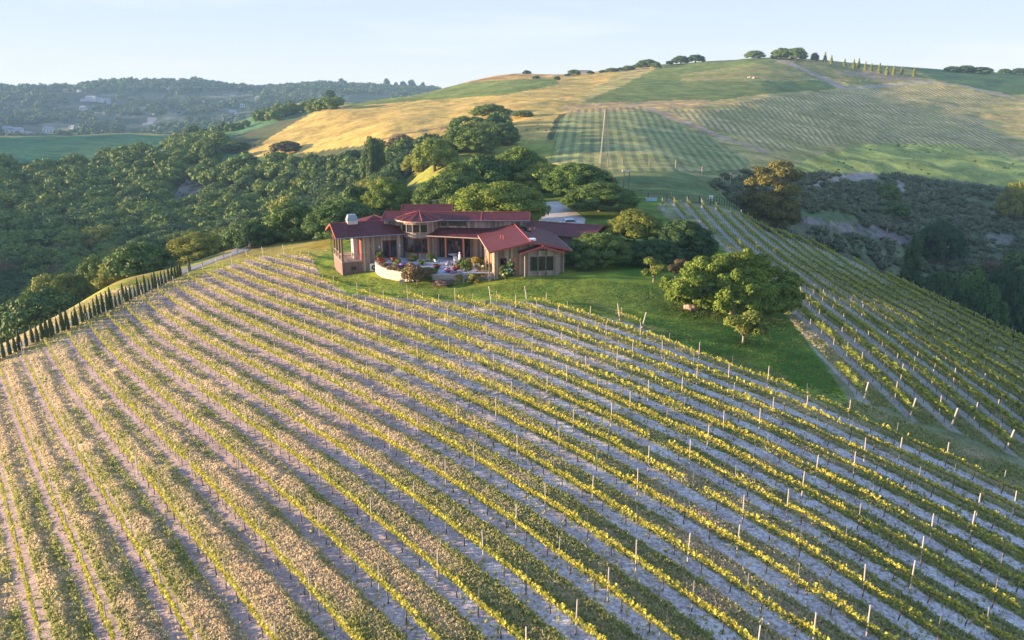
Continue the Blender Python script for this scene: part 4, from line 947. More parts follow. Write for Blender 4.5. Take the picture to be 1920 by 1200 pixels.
FASC = plain('red_fascia', (0.36, 0.075, 0.06), .6, 0, .15)
GUT = plain('copper_gutter', (0.50, 0.34, 0.26), .5, .1, .15)
REDW = plain('red_painted_wood', (0.20, 0.035, 0.030), .5, 0, .2)
CREAM = plain('cream_plaster', (0.66, 0.56, 0.46), .9, 0, .12, 2)
STONE = plain('white_limestone', (0.58, 0.53, 0.50), .9, 0, .2, 5, .4)
STONEW = plain('pale_stone_wall', (0.50, 0.38, 0.31), .9, 0, .16, 2.2, .5)
GREYM = plain('grey_metal', (0.26, 0.29, 0.32), .45, .4, .2)
WHITE = plain('white_paint', (0.75, 0.74, 0.72), .5, 0, .08)
TRIM = plain('trim_wood', (0.36, 0.27, 0.22), .8, 0, .2, 5)
ORANGE = plain('sunlit_orange_wood', (0.48, 0.18, 0.08), .6, 0, .25, 4)  # wood tone with the warm evening sunlight painted in
CURT = plain('rust_curtain', (0.42, 0.08, 0.045), .8, 0, .3, 4)
DKM = plain('dark_metal', (0.03, 0.03, 0.032), .5, .5, .2)
PATIO = plain('patio_flagstone', (0.36, 0.375, 0.43), .85, 0, .22, 1.6, .2)
gl, gn2, gb2 = mat('window_glass'); gb2.inputs['Base Color'].default_value = (0.015, 0.017, 0.018, 1); gb2.inputs['Roughness'].default_value = .06; gb2.inputs['Specular IOR Level'].default_value = .7
bump(gn2, gb2, noise(gn2, .8, 2, .5, coords(gn2)), .05, .05)
HOUSE = tag(empty('ranch_house', (-10, 122, 0)), 'long crescent-shaped ranch house of brown vertical boards under red metal roofs', 'house')
HL = (-10, 122, 0)
def part(mb, name, mats, parent=None, smooth=False):
    mb.V = [(x - HL[0], y - HL[1], z) for x, y, z in mb.V]
    o = mb.build(name, mats, parent or HOUSE, smooth)
    return o
def gable(fr, u0, u1, v0, v1, zr, ze, th=.14, along='u', mats=None, name='roof', label=None, fascia=True):
    """gable roof with its ridge in the middle; along = ridge direction"""
    mb = MB()
    if along == 'u':
        vm = (v0 + v1) / 2
        for a, b in ((v0, vm), (v1, vm)): mb.plate([fr(u0, a, ze), fr(u1, a, ze), fr(u1, b, zr), fr(u0, b, zr)], th)
        rl = [fr(u0, vm, zr + .03), fr(u1, vm, zr + .03)]; ends = [[fr(u, v0, ze), fr(u, vm, zr), fr(u, v1, ze)] for u in (u0 - .03, u1 + .03)]
    else:
        um = (u0 + u1) / 2
        for a, b in ((u0, um), (u1, um)): mb.plate([fr(a, v0, ze), fr(a, v1, ze), fr(b, v1, zr), fr(b, v0, zr)], th)
        rl = [fr(um, v0, zr + .03), fr(um, v1, zr + .03)]; ends = [[fr(u0, v, ze), fr(um, v, zr), fr(u1, v, ze)] for v in (v0 - .03, v1 + .03)]
    r = part(mb, 'roof', [ROOF]); 
    c = MB().tube(rl, .055, 6); part(c, 'ridge_cap', [FASC], r)
    if fascia:
        for e in ends:
            for p, q in ((e[0], e[1]), (e[1], e[2])):
                f = MB(); a = [(p[0], p[1], p[2] - .24), (q[0], q[1], q[2] - .24), (q[0], q[1], q[2] + .04), (p[0], p[1], p[2] + .04)]
                d = Vector((e[2][0] - e[0][0], e[2][1] - e[0][1], 0)).normalized(); nn = Vector((-d.y, d.x, 0)) * .03
                f.hexa([(x - nn.x, y - nn.y, z) for x, y, z in a], [(x + nn.x, y + nn.y, z) for x, y, z in a])
                part(f, 'barge_board', [FASC], r)
    return r
def gwall(mb, fr, u0, u1, v0, v1, z0, ze, zr, along='u'):
    """box walls with gable ends up to zr"""
    mb.box(fr, u0, u1, v0, v1, z0, ze)
    if along == 'u':
        vm = (v0 + v1) / 2; vs = [fr(u0, v0, ze), fr(u0, v1, ze), fr(u0, vm, zr), fr(u1, v0, ze), fr(u1, v1, ze), fr(u1, vm, zr)]
    else:
        um = (u0 + u1) / 2; vs = [fr(u0, v0, ze), fr(u1, v0, ze), fr(um, v0, zr), fr(u0, v1, ze), fr(u1, v1, ze), fr(um, v1, zr)]
    mb.add(vs, [(0, 1, 2), (5, 4, 3), (0, 3, 4, 1), (1, 4, 5, 2), (2, 5, 3, 0)])
def window(fr, u0, u1, v, z0, z1, n=1, fm=None, name='window', d=.07):
    """frame standing 7 cm proud of the wall at v (facing -v) with n panes"""
    fm = fm or TRIM; f = MB(); w = .07
    f.box(fr, u0 - w, u1 + w, v - d, v, z0 - w, z0); f.box(fr, u0 - w, u1 + w, v - d, v, z1, z1 + w)
    for k in range(n + 1):
        u = u0 + (u1 - u0) * k / n; f.box(fr, u - w / 2 if 0 < k < n else (u - w if k == 0 else u), u + w / 2 if 0 < k < n else (u if k == 0 else u + w), v - d, v, z0, z1)
    o = part(f, name, [fm]); p = MB()
    for k in range(n):
        a = u0 + (u1 - u0) * k / n + (w / 2 if k else 0); b = u0 + (u1 - u0) * (k + 1) / n - (w / 2 if k < n - 1 else 0); p.box(fr, a, b, v - .03, v - .004, z0, z1)
    part(p, 'pane', [gl], o); return o
# left wing
L = frame(-26.3, 121.5, 22)
w = MB(); gwall(w, L, 3.1, 9.9, 0, 7.4, -2.6, 4.25, 5.75); part(w, 'wall', [SID])
w = MB(); w.box(L, 0, 3.1, 0.02, 7.38, -3.0, .36); part(w, 'deck_skirt', [SKIRT])
w = MB(); w.box(L, -.05, 3.1, -.05, 7.4, .362, .5); part(w, 'deck_floor', [TRIM])
w = MB(); w.box(L, -.06, 3.16, -.06, .02, -2.75, -2.3); w.box(L, -.08, 0, .02, 7.4, -3.2, -2.3); part(w, 'foundation', [STONE])
gable(L, -.9, 10.3, -.85, 8.25, 6.0, 4.4)
w = MB(); w.add([L(0, 0, 4.2), L(0, 7.4, 4.2), L(0, 3.7, 5.65), L(.08, 0, 4.2), L(.08, 7.4, 4.2), L(.08, 3.7, 5.65)], [(0, 1, 2), (5, 4, 3), (0, 3, 4, 1), (1, 4, 5, 2), (2, 5, 3, 0)]); part(w, 'gable_panel', [SKIRT])
for u, v in ((.14, .14), (.14, 2.5), (.14, 4.9), (.14, 7.23)): part(MB().box(L, u - .13, u + .13, v - .13, v + .13, .5, 4.25), 'deck_post', [SKIRT])
w = MB(); w.box(L, .05, .2, .1, 7.3, 4.02, 4.2); w.box(L, .1, 3.1, .05, .2, 4.02, 4.2); part(w, 'beam', [SKIRT])
rl = MB(); rl.box(L, .09, .15, .2, 7.2, 1.42, 1.5); rl.box(L, .2, 3.1, .09, .15, 1.42, 1.5); rl.box(L, .09, .15, .2, 7.2, .62, .68); rl.box(L, .2, 3.1, .09, .15, .62, .68)
for k in range(34): rl.box(L, .105, .135, .3 + k * .205, .33 + k * .205, .68, 1.42)
for k in range(14): rl.box(L, .35 + k * .2, .375 + k * .2, .105, .135, .68, 1.42)
part(rl, 'railing', [TRIM])
part(MB().box(L, 3.04, 3.097, .2, 1.6, .5, 4.0), 'porch_panel', [CURT]); part(MB().box(L, 3.04, 3.097, 3.6, 7.1, .5, 4.0), 'porch_panel', [CREAM])
ch = MB(); ch.box(L, 2.2, 3.09, 1.75, 3.5, .5, 4.3); fp = part(ch, 'fireplace', [STONE]); part(MB().box(L, 2.17, 2.21, 2.2, 3.05, .6, 1.4), 'firebox', [DKM], fp)
ch = MB(); ch.box(L, 1.75, 3.35, 3.0, 4.4, 4.4, 6.35); c0 = part(ch, 'chimney', [CREAM])
c_ = [(1.65, 2.9), (3.45, 2.9), (3.45, 4.5), (1.65, 4.5)]; t_ = [(1.95, 3.2), (3.15, 3.2), (3.15, 4.2), (1.95, 4.2)]
part(MB().hexa([L(u, v, 6.352) for u, v in c_], [L(u, v, 7.25) for u, v in t_]), 'chimney_hood', [GREYM], c0)
window(L, 6.55, 8.6, 0, .75, 3.35, 2, REDW, 'door')
part(MB().box(L, 7.42, 7.73, -.1, -.071, .75, 3.35), 'door_stile', [REDW])
window(L, 1.3, 2.15, 0.02, -.95, -.35, 1, SKIRT, 'vent')
for u in (5.9, 9.2): part(MB().box(L, u - .07, u + .07, -.16, 0, 2.3, 2.62), 'wall_lamp', [WHITE])
part(MB().box(L, 9.78, 9.98, -.1, .0, -1, 4.3), 'downpipe', [DKM])
part(MB().tube([L(-.9, -.9, 4.36), L(10.3, -.9, 4.36)], .07, 6), 'gutter', [GREYM])
# small hip roof between the left wing and the hall
hp = MB(); B = frame(-22.6, 130.6, 22); b4 = [B(-3.6, -3.6, 5.1), B(3.6, -3.6, 5.1), B(3.6, 3.6, 5.1), B(-3.6, 3.6, 5.1)]; hp.add(b4 + [B(0, 0, 6.45)], [(0, 1, 4), (1, 2, 4), (2, 3, 4), (3, 0, 4), (3, 2, 1, 0)]); part(hp, 'roof', [ROOF])
part(MB().box(B, -3.1, 3.1, -3.1, 3.1, -1.5, 5.095), 'wall', [SID])
part(MB().tube([B(3.6, -3.6, 5.12), B(0, 0, 6.47)], .07, 5), 'ridge_cap', [FASC])
# turret
TC = (-14.8, 127.2); t = MB(); t.lathe((TC[0], TC[1], 0), [(3.05, -1), (3.05, 6.38)], 28); part(t, 'turret_wall', [SID])
t = MB(); t.lathe((TC[0], TC[1], 0), [(3.85, 6.38), (3.9, 6.5), (0.05, 7.62)], 14); tr = part(t, 'turret_roof', [ROOF])
t = MB()
for k in range(14):
    a = 2 * math.pi * k / 14; t.tube([(TC[0] + 3.9 * math.cos(a), TC[1] + 3.9 * math.sin(a), 6.53), (TC[0], TC[1], 7.66)], .06, 5)
part(t, 'roof_rib', [FASC], tr)
part(MB().lathe((TC[0], TC[1], 0), [(3.88, 6.3), (3.96, 6.3), (3.96, 6.46), (3.88, 6.46)], 28), 'gutter', [GUT])
part(MB().lathe((TC[0], TC[1], 0), [(3.11, 3.95), (3.11, 4.1)], 28), 'trim_band', [TRIM])
def tfr(a): # frame tangent to the turret at angle a from the front (degrees, + right)
    c, s = math.cos(R_(a)), math.sin(R_(a)); r = 3.0
    return lambda u, v, z: (TC[0] + s * (r - v) + c * u, TC[1] - c * (r - v) + s * u, z)
for a, wd in ((-44, .5), (-24, .5), (-2, .55), (18, .55)): window(tfr(a), -wd, wd, -.02, 4.65, 5.85, 1, TRIM, d=.12)
for a, wd in ((-44, .52), (-22, .52), (0, .52), (22, .52)): window(tfr(a), -wd, wd, -.02, 1.45, 3.65, 1, REDW, d=.12)
# clerestory hall
Hf = frame(-20.6, 129.4, -2)
w = MB(); gwall(w, Hf, .4, 22.9, -2.6, 2.6, 0, 6.2, 7.0); part(w, 'wall', [SID])
gable(Hf, 0, 23.5, -3.2, 3.2, 7.2, 6.3)
part(MB().plate([Hf(15.7, -3.25, 6.31), Hf(15.86, -3.25, 6.31), Hf(15.86, 0, 7.25), Hf(15.7, 0, 7.25)], .05), 'roof_seam', [FASC])
for u in (8.9, 9.9, 11.1, 12.0, 12.9): window(Hf, u - .36, u + .36, -2.6, 5.45, 6.05, 1, DKM)
window(Hf, 6.9, 7.6, -2.6, 5.45, 6.05, 1, DKM)
part(MB().box(Hf, .36, .44, -2.62, -.6, 5.0, 6.2), 'corner_trim', [WHITE])
part(MB().tube([Hf(0, -3.25, 6.27), Hf(23.5, -3.25, 6.27)], .06, 6), 'gutter', [GREYM])
Bf = frame(-18.6, 135.5, 2); w = MB(); w.box(Bf, .3, 8.2, -2, 2, 0, 6.6); part(w, 'wall', [SID]); gable(Bf, 0, 8.5, -2.5, 2.5, 7.45, 6.6)
# porch between the turret and the right wing
w = MB(); w.plate([(-13.9, 124.4, 4.2), (-4.4, 121.8, 4.2), (1.5, 126.6, 5.2), (-14.3, 126.9, 5.2)], .16); part(w, 'porch_roof', [ROOF])
part(MB().tube([(-13.95, 124.36, 4.1), (-4.4, 121.74, 4.1)], .09, 6), 'gutter', [GUT])
w = MB(); w.box(XY, -14.5, -.5, 125.7, 126.0, .3, 4.6); part(w, 'porch_shade_wall', [DKM])  # near-black back wall stands in for the shade inside the porch
w = MB(); w.box(XY, -12.6, -11.6, 125.4, 125.695, .3, 4.5); part(w, 'wall', [SID]); w = MB(); w.box(XY, -6.6, -3.6, 124.6, 125.695, .3, 4.3); part(w, 'wall', [SID])
for x in (-11.2, -10.1, -9.0, -7.9): window(XY, x, x + .9, 125.69, .75, 3.5, 1, REDW, 'door')
for x, y in ((-7.55, 122.9), (-13.2, 124.5), (-10.4, 123.7)): part(MB().box(XY, x - .13, x + .13, y - .13, y + .13, .6, 4.12), 'porch_post', [ORANGE])
# right wing
Rf = frame(-3.2, 109.6, 8.5)
w = MB(); gwall(w, Rf, .9, 10.9, 1.2, 16, -1.2, 4.3, 5.45, 'v'); part(w, 'wall', [SID])
gable(Rf, 0, 11.8, 0, 16.6, 5.72, 4.4, along='v')
w = MB(); gwall(w, Rf, 5.05, 9.9, -.1, 1.195, -1.3, 4.35, 4.95, 'v'); part(w, 'bay_wall', [SID])
gable(Rf, 4.3, 10.65, -.75, 3.2, 5.15, 4.22, along='v')
window(Rf, 5.8, 9.15, -.1, 1.55, 3.6, 3, TRIM)
part(MB().box(Rf, 7.1, 7.8, -.15, -.1, 4.45, 4.6), 'vent', [DKM])
for u in (5.05, 9.78): part(MB().box(Rf, u - .02, u + .14, -.14, -.1, -.2, 4.3), 'corner_trim', [TRIM])
part(MB().box(Rf, 10.78, 10.94, 1.1, 1.2, -.2, 4.3), 'corner_trim', [GUT]); part(MB().box(Rf, .86, 1.02, 1.12, 1.2, -.2, 4.3), 'corner_trim', [GUT])
part(MB().box(Rf, 4.95, 11.0, -.25, 1.1, -1.3, -.22), 'foundation', [STONE])
window(Rf, 1.75, 2.55, 1.2, .85, 3.2, 1, REDW, 'door'); 
part(MB().box(Rf, 3.3, 4.0, 1.1, 1.2, .9, 3.2), 'door', [ORANGE]); part(MB().box(Rf, 3.05, 3.25, .9, 1.2, .9, 3.2), 'door_jamb', [CREAM])  # orange panel painted for the sunlit open doorway
part(MB().box(Rf, .84, .9, 4, 9, .6, 4.2), 'porch_panel', [ORANGE])
for u, v in ((.1, .5), (.1, 5)): part(MB().box(Rf, u - .08, u + .08, v - .08, v + .08, -.5 if v < 1 else .5, 4.3), 'porch_post', [TRIM if v < 1 else CREAM])
sk = MB(); zr = lambda u: 5.72 - abs(u - 5.9) / 5.9 * 1.32
for u, v in ((6.3, 12.2), (6.6, 9.8)): sk.plate([Rf(u, v, zr(u) + .16), Rf(u + 1.1, v, zr(u + 1.1) + .16), Rf(u + 1.1, v + 1.5, zr(u + 1.1) + .16), Rf(u, v + 1.5, zr(u) + .16)], .14)
part(sk, 'skylight', [gl])
part(MB().box(Rf, 6.0, 6.9, 1.4, 2.6, 5.3, 5.78), 'roof_unit', [WHITE])
for u, v in ((2.6, 7), (2.9, 6.2), (7.6, 10.4), (8.6, 12)): part(MB().tube([Rf(u, v, zr(u) - .1), Rf(u, v, zr(u) + .55)], .09, 8), 'vent_pipe', [FASC])
part(MB().tube([Rf(-.05, 0, 4.33), Rf(-.05, 16.6, 4.33)], .07, 6), 'gutter', [GUT]); part(MB().tube([Rf(11.85, 0, 4.33), Rf(11.85, 12, 4.33)], .07, 6), 'gutter', [GREYM])
# far right wing
Gf = frame(-1.0, 133.8, -23); w = MB(); gwall(w, Gf, .5, 16, -5, 5, -1, 4.1, 5.0); part(w, 'wall', [SID]); gable(Gf, 0, 16.8, -5.8, 5.8, 5.25, 4.15)
# air conditioner
ac = tag(empty('air_conditioner', L(4.7, -.75, float(H(*L(4.7, -.75)[:2])))), 'white air-conditioning unit on the grass against the left wing wall', 'air conditioner'); ac.rotation_euler[2] = R_(22)
MB().box(XY, -.55, .55, -.25, .25, 0, 1.15).build('case', [WHITE], ac); MB().tube([(0, -.26, .58), (0, -.30, .58)], .38, 18).build('fan_grille', [DKM], ac); MB().tube([(0, -.305, .58), (0, -.33, .58)], .13, 12).build('fan_hub', [WHITE], ac)
# ------------------------------------------------------------ terrace and garden
TZ = .45
tp = [(-20.9, 122.4), (-20.1, 119.3), (-18.0, 116.4), (-15.8, 113.9), (-12.0, 113.3), (-8.3, 113.4), (-2.3, 111.4), (-2.2, 117), (-1, 127.5), (-13, 128), (-17, 127.5), (-21, 124.6)]
mb = MB(); mb.plate([(x, y, TZ) for x, y in tp], 3.2); tag(mb.build('terrace', [PATIO]), kind='structure')
def wall_strip(name, pts, z1, z0, th, m, label):
    mb = MB()
    for (x1, y1), (x2, y2) in zip(pts[:-1], pts[1:]):
        d = Vector((x2 - x1, y2 - y1)).normalized(); nx, ny = -d.y * th / 2, d.x * th / 2
        q = [(x1 - nx, y1 - ny), (x2 - nx, y2 - ny), (x2 + nx, y2 + ny), (x1 + nx, y1 + ny)]
        mb.hexa([(*p, z0) for p in q], [(*p, z1) for p in q])
    return tag(mb.build(name, [m]), label, 'wall')
import bisect
cv = [(-21.3, 122.9), (-20.95, 121.3), (-20.3, 119.3), (-19.3, 117.5), (-18.1, 116.1), (-16.9, 114.9), (-15.7, 114.0), (-14.2, 113.2)]
wall_strip('garden_wall', cv, .56, -2.6, .4, STONEW, 'sunlit curved stone retaining wall below the flower beds of the terrace')
wall_strip('garden_wall', [(-12.2, 112.95), (-10.3, 112.9), (-7.4, 113.0)], .50, -2.6, .35, STONEW, 'straight pale stone wall between the ivy hedge and the garden frame')
mb = MB().box(XY, -16.3, -15.6, 112.9, 113.4, -2.2, -.35); tag(mb.build('stone_plinth', [STONEW]), 'small white stone block at the foot of the curved wall', 'block')
# garden frame
gf = tag(empty('pergola', (-6.9, 111.4, 0)), 'weathered timber frame with posts and top rails in front of the terrace', 'pergola')
for x, y in ((0, 0), (4.0, .2), (1.0, .4)): MB().box(XY, x - .09, x + .09, y - .09, y + .09, -1.6, 1.0).build('post', [TRIM], gf)
MB().box(XY, -.1, 4.15, -.05, .1, 1.002, 1.16).build('top_rail', [WHITE], gf); MB().box(XY, -.1, .08, -.05, 2.0, 1.163, 1.3).build('side_rail', [TRIM], gf)
mb = MB()
for k in range(5): mb.box(XY, -3.1 + k * .08, -1.2, 109.6 + k * .5, 110.15 + k * .5, -1.7, -.75 + k * .27)
tag(mb.build('garden_steps', [STONE]), 'pale stone steps climbing to the terrace beside the right wing', 'steps')
# plants
def plant(name, x, y, z, W_, Hh, lm, label, cat, seed=0, n=900, flowers=None, nf=0, k=6):
    g3 = np.random.default_rng(seed + 900); lb = [((g3.uniform(-.3, .3), g3.uniform(-.3, .3), g3.uniform(.2, .75) * Hh / W_), (g3.uniform(.16, .26),) * 2 + (g3.uniform(.16, .26) * min(1, Hh / W_ * 1.3),)) for _ in range(k)]
    e = tag(empty(name, (x, y, z), 0, W_), label, cat)
    link('foliage', crown_mesh('foliage', lb, n, .075, lm, core=.7), e)
    MB().tube([(0, 0, -.15), (0, 0, .3 * Hh / W_)], [.03, .02], 5).build('stem', [bark], e)
    if flowers:
        i = g3.integers(0, k, nf); P = np.array([np.array(lb[j][0]) for j in i]); R2 = np.array([np.array(lb[j][1]) for j in i]); U = rand_unit(nf); U[:, 2] = np.abs(U[:, 2]); V, Q = leaf_quads(P + U * R2 * 1.08, U, .10, 1)
        link('blossom', mesh_np('blossom', V, Q, mats=[flowers]), e)
    return e
bl = leaf_mat('garden_leaves', (0.03, 0.07, 0.015), (0.13, 0.20, 0.03)); yl = leaf_mat('yellow_shrub_leaves', (0.10, 0.12, 0.02), (0.30, 0.27, 0.04)); bn = leaf_mat('brown_ivy_leaves', (0.06, 0.05, 0.03), (0.20, 0.15, 0.08)); pu = leaf_mat('dry_purple_leaves', (0.12, 0.08, 0.07), (0.26, 0.19, 0.16))
fred = plain('red_petals', (0.75, 0.06, 0.03), .6); fpur = plain('purple_petals', (0.32, 0.12, 0.48), .6); fpink = plain('pink_petals', (0.62, 0.25, 0.45), .6); fora = plain('orange_petals', (0.75, 0.28, 0.04), .6); fwh = plain('cream_petals', (0.7, 0.6, 0.4), .6)
GD = [(-19.9, 120.8, TZ, 1.6, 1.0, bl, 'shrub full of red blossom at the left end of the terrace bed', fred, 260), (-18.2, 121.6, TZ, 1.3, .9, bl, 'second shrub with red blossom in front of the double door', fred, 160),
      (-20.6, 122.6, TZ, 1.8, 1.9, bl, 'dark leafy bush left of the double door', None, 0), (-18.9, 118.0, TZ, 2.0, .7, bn, 'grey-brown low shrub spilling over the curved wall', None, 0), (-17.6, 116.2, TZ, 2.0, .7, pu, 'dull purplish ground shrub along the curved wall', None, 0),
      (-16.5, 117.6, TZ, 2.0, .8, bl, 'left purple-flowering mound on the terrace edge', fpur, 420), (-14.7, 116.8, TZ, 2.0, .8, bl, 'right purple-flowering mound on the terrace edge', fpur, 420), (-17.3, 119.6, TZ, 1.6, 1.1, yl, 'yellow-green shrub below the lower turret windows', None, 0),
      (-15.7, 122.6, TZ, 2.4, .9, yl, 'wide yellow-green bed shrub at the turret foot', None, 0), (-12.6, 122.0, TZ, 2.2, 1.2, bl, 'green shrub at the right foot of the turret', None, 0), (-13.6, 119.6, TZ, 1.8, .8, bl, 'low green mound with an orange flower beside the patio', fora, 12),
      (-11.2, 114.2, TZ, 2.2, .7, bl, 'green bed plant behind the straight pale wall, left one', None, 0), (-9.2, 114.2, TZ, 2.0, .7, bl, 'pink-flowering bed plant behind the straight pale wall', fpink, 260), (-8.2, 114.8, TZ, 1.4, 1.1, bl, 'red-flowering plant at the corner above the garden frame', fred, 200),
      (-6.6, 114.6, TZ, 2.4, 1.9, bl, 'big green shrub between the red flowers and the cream bush', None, 0), (-6.0, 118.6, TZ, 2.2, 1.6, pu, 'pale feathery grass clump under the porch eave', None, 0), (-4.6, 113.9, TZ, 1.7, 1.5, yl, 'round bush with cream and yellow blossom', fwh, 240), (-4.4, 112.3, TZ, 2.6, .5, bl, 'orange-flowering strip behind the garden frame rail', fora, 240),
      (-3.8, 115.4, TZ, 1.8, 1.8, bl, 'dark green shrub against the corner of the right wing', None, 0),
      (-13.6, 111.9, None, 4.4, 2.9, bn, 'large brownish ivy hedge covering the corner of the terrace wall', None, 0), (-15.2, 113.2, None, 2.6, 2.3, bn, 'brownish ivy clump spilling over the end of the curved wall', None, 0), (-11.9, 111.6, None, 1.3, 2.2, bl, 'dark climbing plant at the left end of the straight wall', None, 0), (-9.6, 111.2, None, 3.6, 1.0, pu, 'low dry purplish shrub at the foot of the straight wall', None, 0),
      (-7.9, 111.4, None, 1.6, 2.2, yl, 'yellow-leafed bush between the straight wall and the garden frame', None, 0), (-5.4, 110.8, None, 1.9, 1.6, yl, 'yellow-green bush inside the garden frame', None, 0), (-.9, 108.9, None, 3.0, 2.8, bl, 'tall rose bush with yellow top and white flowers by the right wing', fwh, 50), (-1.3, 109.3, 1.0, 1.1, 1.3, yl, 'yellow crown of foliage on top of the rose bush', None, 0),
      (-16.9, 115.6, TZ, 2.2, .9, bn, 'brown trailing shrub halfway along the curved wall top', None, 0), (-15.0, 114.6, TZ, 2.4, .9, bl, 'green bed shrub behind the ivy hedge, left of two', None, 0), (-12.8, 114.4, TZ, 2.4, .8, bl, 'green bed shrub behind the ivy hedge, right of two', fred, 60), (-7.4, 116.6, TZ, 2.0, 1.5, bl, 'green shrub left of the big shrub by the white statue', None, 0), (-5.2, 116.2, TZ, 2.4, 1.8, yl, 'yellow-green shrub between statue and right wing', None, 0),
      (10.2, 113.6, None, 2.6, 1.6, bl, 'dark shrub in the shade at the right corner of the house', None, 0)]
for i, (x, y, z, w_, h_, lm, lb, fl, nf) in enumerate(GD):
    plant('garden_shrub', x, y, float(H(x, y)) if z is None else z, w_, h_, lm, lb, 'shrub', i, 1100, fl, nf)
# patio furniture
fb = tag(empty('fire_bowl', (-11.2, 117.0, TZ)), 'round rust-brown fire bowl on the pale patio', 'fire bowl'); RUST = plain('rusty_iron', (0.16, 0.055, 0.03), .8, .2, .3)
MB().lathe((0, 0, 0), [(.25, .0), (.3, .12), (.62, .45), (.66, .62), (.58, .62), (.2, .4)], 18).build('bowl', [RUST], fb)
for a in (0, 2.1, 4.2): MB().tube([(.35 * math.cos(a), .35 * math.sin(a), .3), (.5 * math.cos(a), .5 * math.sin(a), 0)], .03, 5).build('foot', [RUST], fb)
def chair(x, y, rz, label, m):
    e = tag(empty('patio_chair', (x, y, TZ), rz), label, 'chair')
    MB().box(XY, -.3, .3, -.3, .3, .40, .48).build('seat', [m], e); MB().hexa([(-.3, .26, .482), (.3, .26, .482), (.3, .33, .482), (-.3, .33, .482)], [(-.28, .42, 1.0), (.28, .42, 1.0), (.28, .47, 1.0), (-.28, .47, 1.0)]).build('backrest', [m], e)
    for s in (-1, 1):
        MB().box(XY, s * .33 - .03, s * .33 + .03, -.3, .3, .62, .67).build('armrest', [m], e)
        for t in (-.27, .27): MB().box(XY, s * .33 - .025, s * .33 + .025, t - .025, t + .025, 0, .62).build('leg', [m], e)
PALE = plain('pale_grey_paint', (0.45, 0.45, 0.46), .6); BLUEM = plain('blue_grey_paint', (0.28, 0.36, 0.42), .6)
chair(-11.4, 119.4, 2.2, 'blue-grey patio chair left of the low table', BLUEM); chair(-9.6, 118.0, 3.6, 'pale patio chair right of the fire bowl', PALE); chair(-8.6, 121.0, 0.4, 'pale patio chair near the porch', PALE)
tb_ = tag(empty('patio_table', (-9.6, 119.4, TZ)), 'low patio table with a salmon-pink top among the chairs', 'table'); MB().box(XY, -.65, .65, -.45, .45, .42, .5).build('table_top', [plain('salmon_top', (0.62, 0.27, 0.22), .7)], tb_)
for x in (-.55, .55):
    for y in (-.36, .36): MB().box(XY, x - .03, x + .03, y - .03, y + .03, 0, .42).build('leg', [DKM], tb_)
dt = tag(empty('dining_table', (-9.3, 124.3, TZ)), 'pale oval dining table in the shade of the porch', 'table'); MB().lathe((0, 0, .68), [(.75, 0), (.78, .03), (.75, .06)], 20).build('table_top', [WHITE], dt); MB().tube([(0, 0, 0), (0, 0, .68)], .08, 8).build('pedestal', [GREYM], dt)
st = tag(empty('garden_statue', (-8.0, 120.3, TZ)), 'slim white statue standing at the foot of the orange porch post', 'statue'); MB().box(XY, -.2, .2, -.2, .2, 0, .35).build('plinth', [WHITE], st)
MB().lathe((0, 0, .35), [(.17, 0), (.15, .4), (.2, .8), (.19, 1.05), (.08, 1.2), (.12, 1.32), (.12, 1.45), (.04, 1.53)], 12).build('figure', [WHITE], st, True)
# boulder on the lawn
X, Y, Z = ground_at(1297, 580); g4 = np.random.default_rng(3); bv, bq = ball((0, 0, 0), (1.05, .75, .62), 14, 9); nn_ = 1 + .16 * fbm(bv[:, 0] * 2.2 + 5, bv[:, 1] * 2.2 + bv[:, 2] * 2, 3, 3); bv *= nn_[:, None]
o = link('boulder', mesh_np('boulder', bv, bq, mats=[plain('pink_rock', (0.42, 0.28, 0.22), .95, 0, .3, 3, .5)], smooth=False), None, (X, Y, Z + .25)); tag(o, 'pinkish boulder on the lawn under the left side of the big oak', 'boulder')
# ------------------------------------------------------------ car on the drive
X, Y, Z = at_r(1068, 152); Y -= 3.2
cr_ = tag(empty('parked_car', (X, Y, Z + .12), R_(12)), 'small white car parked on the driveway behind the red roof', 'car')
cb = MB(); prof = [(-2.1, .35), (-2.15, .75), (-1.5, .9), (-.9, 1.42), (.7, 1.45), (1.35, .98), (2.1, .85), (2.15, .4)]
n_ = len(prof); cb.add([(x, -.85 + (.12 if z > 1.2 else 0), z) for x, z in prof] + [(x, .85 - (.12 if z > 1.2 else 0), z) for x, z in prof], [tuple(range(n_)), tuple(range(2 * n_ - 1, n_ - 1, -1))] + [(i, n_ + i, n_ + (i + 1) % n_, (i + 1) % n_) for i in range(n_)])
carp = mat('car_paint'); carp[2].inputs['Base Color'].default_value = (.6, .65, .7, 1); carp[2].inputs['Roughness'].default_value = .3; cb.build('body', [carp[0]], cr_)
for a, c in (((-1.45, .93), (-.93, 1.38)), ((.78, 1.38), (1.32, 1.0))):
    MB().hexa([(a[0] - .03, -.7, a[1]), (a[0] - .03, .7, a[1]), (a[0] + .03, .7, a[1] + .03), (a[0] + .03, -.7, a[1] + .03)], [(c[0] - .03, -.62, c[1]), (c[0] - .03, .62, c[1]), (c[0] + .03, .62, c[1] + .03), (c[0] + .03, -.62, c[1] + .03)]).build('windscreen', [gl], cr_)
for s in (-1, 1):
    MB().hexa([(-1.2, s * .86, .95), (1.1, s * .86, .95), (1.1, s * .84, .96), (-1.2, s * .84, .96)], [(-.8, s * .76, 1.36), (.62, s * .76, 1.36), (.62, s * .74, 1.37), (-.8, s * .74, 1.37)]).build('side_window', [gl], cr_)
    for x in (-1.35, 1.35): MB().tube([(x, s * .68, .33), (x, s * .88, .33)], .33, 16).build('wheel', [DKM], cr_)
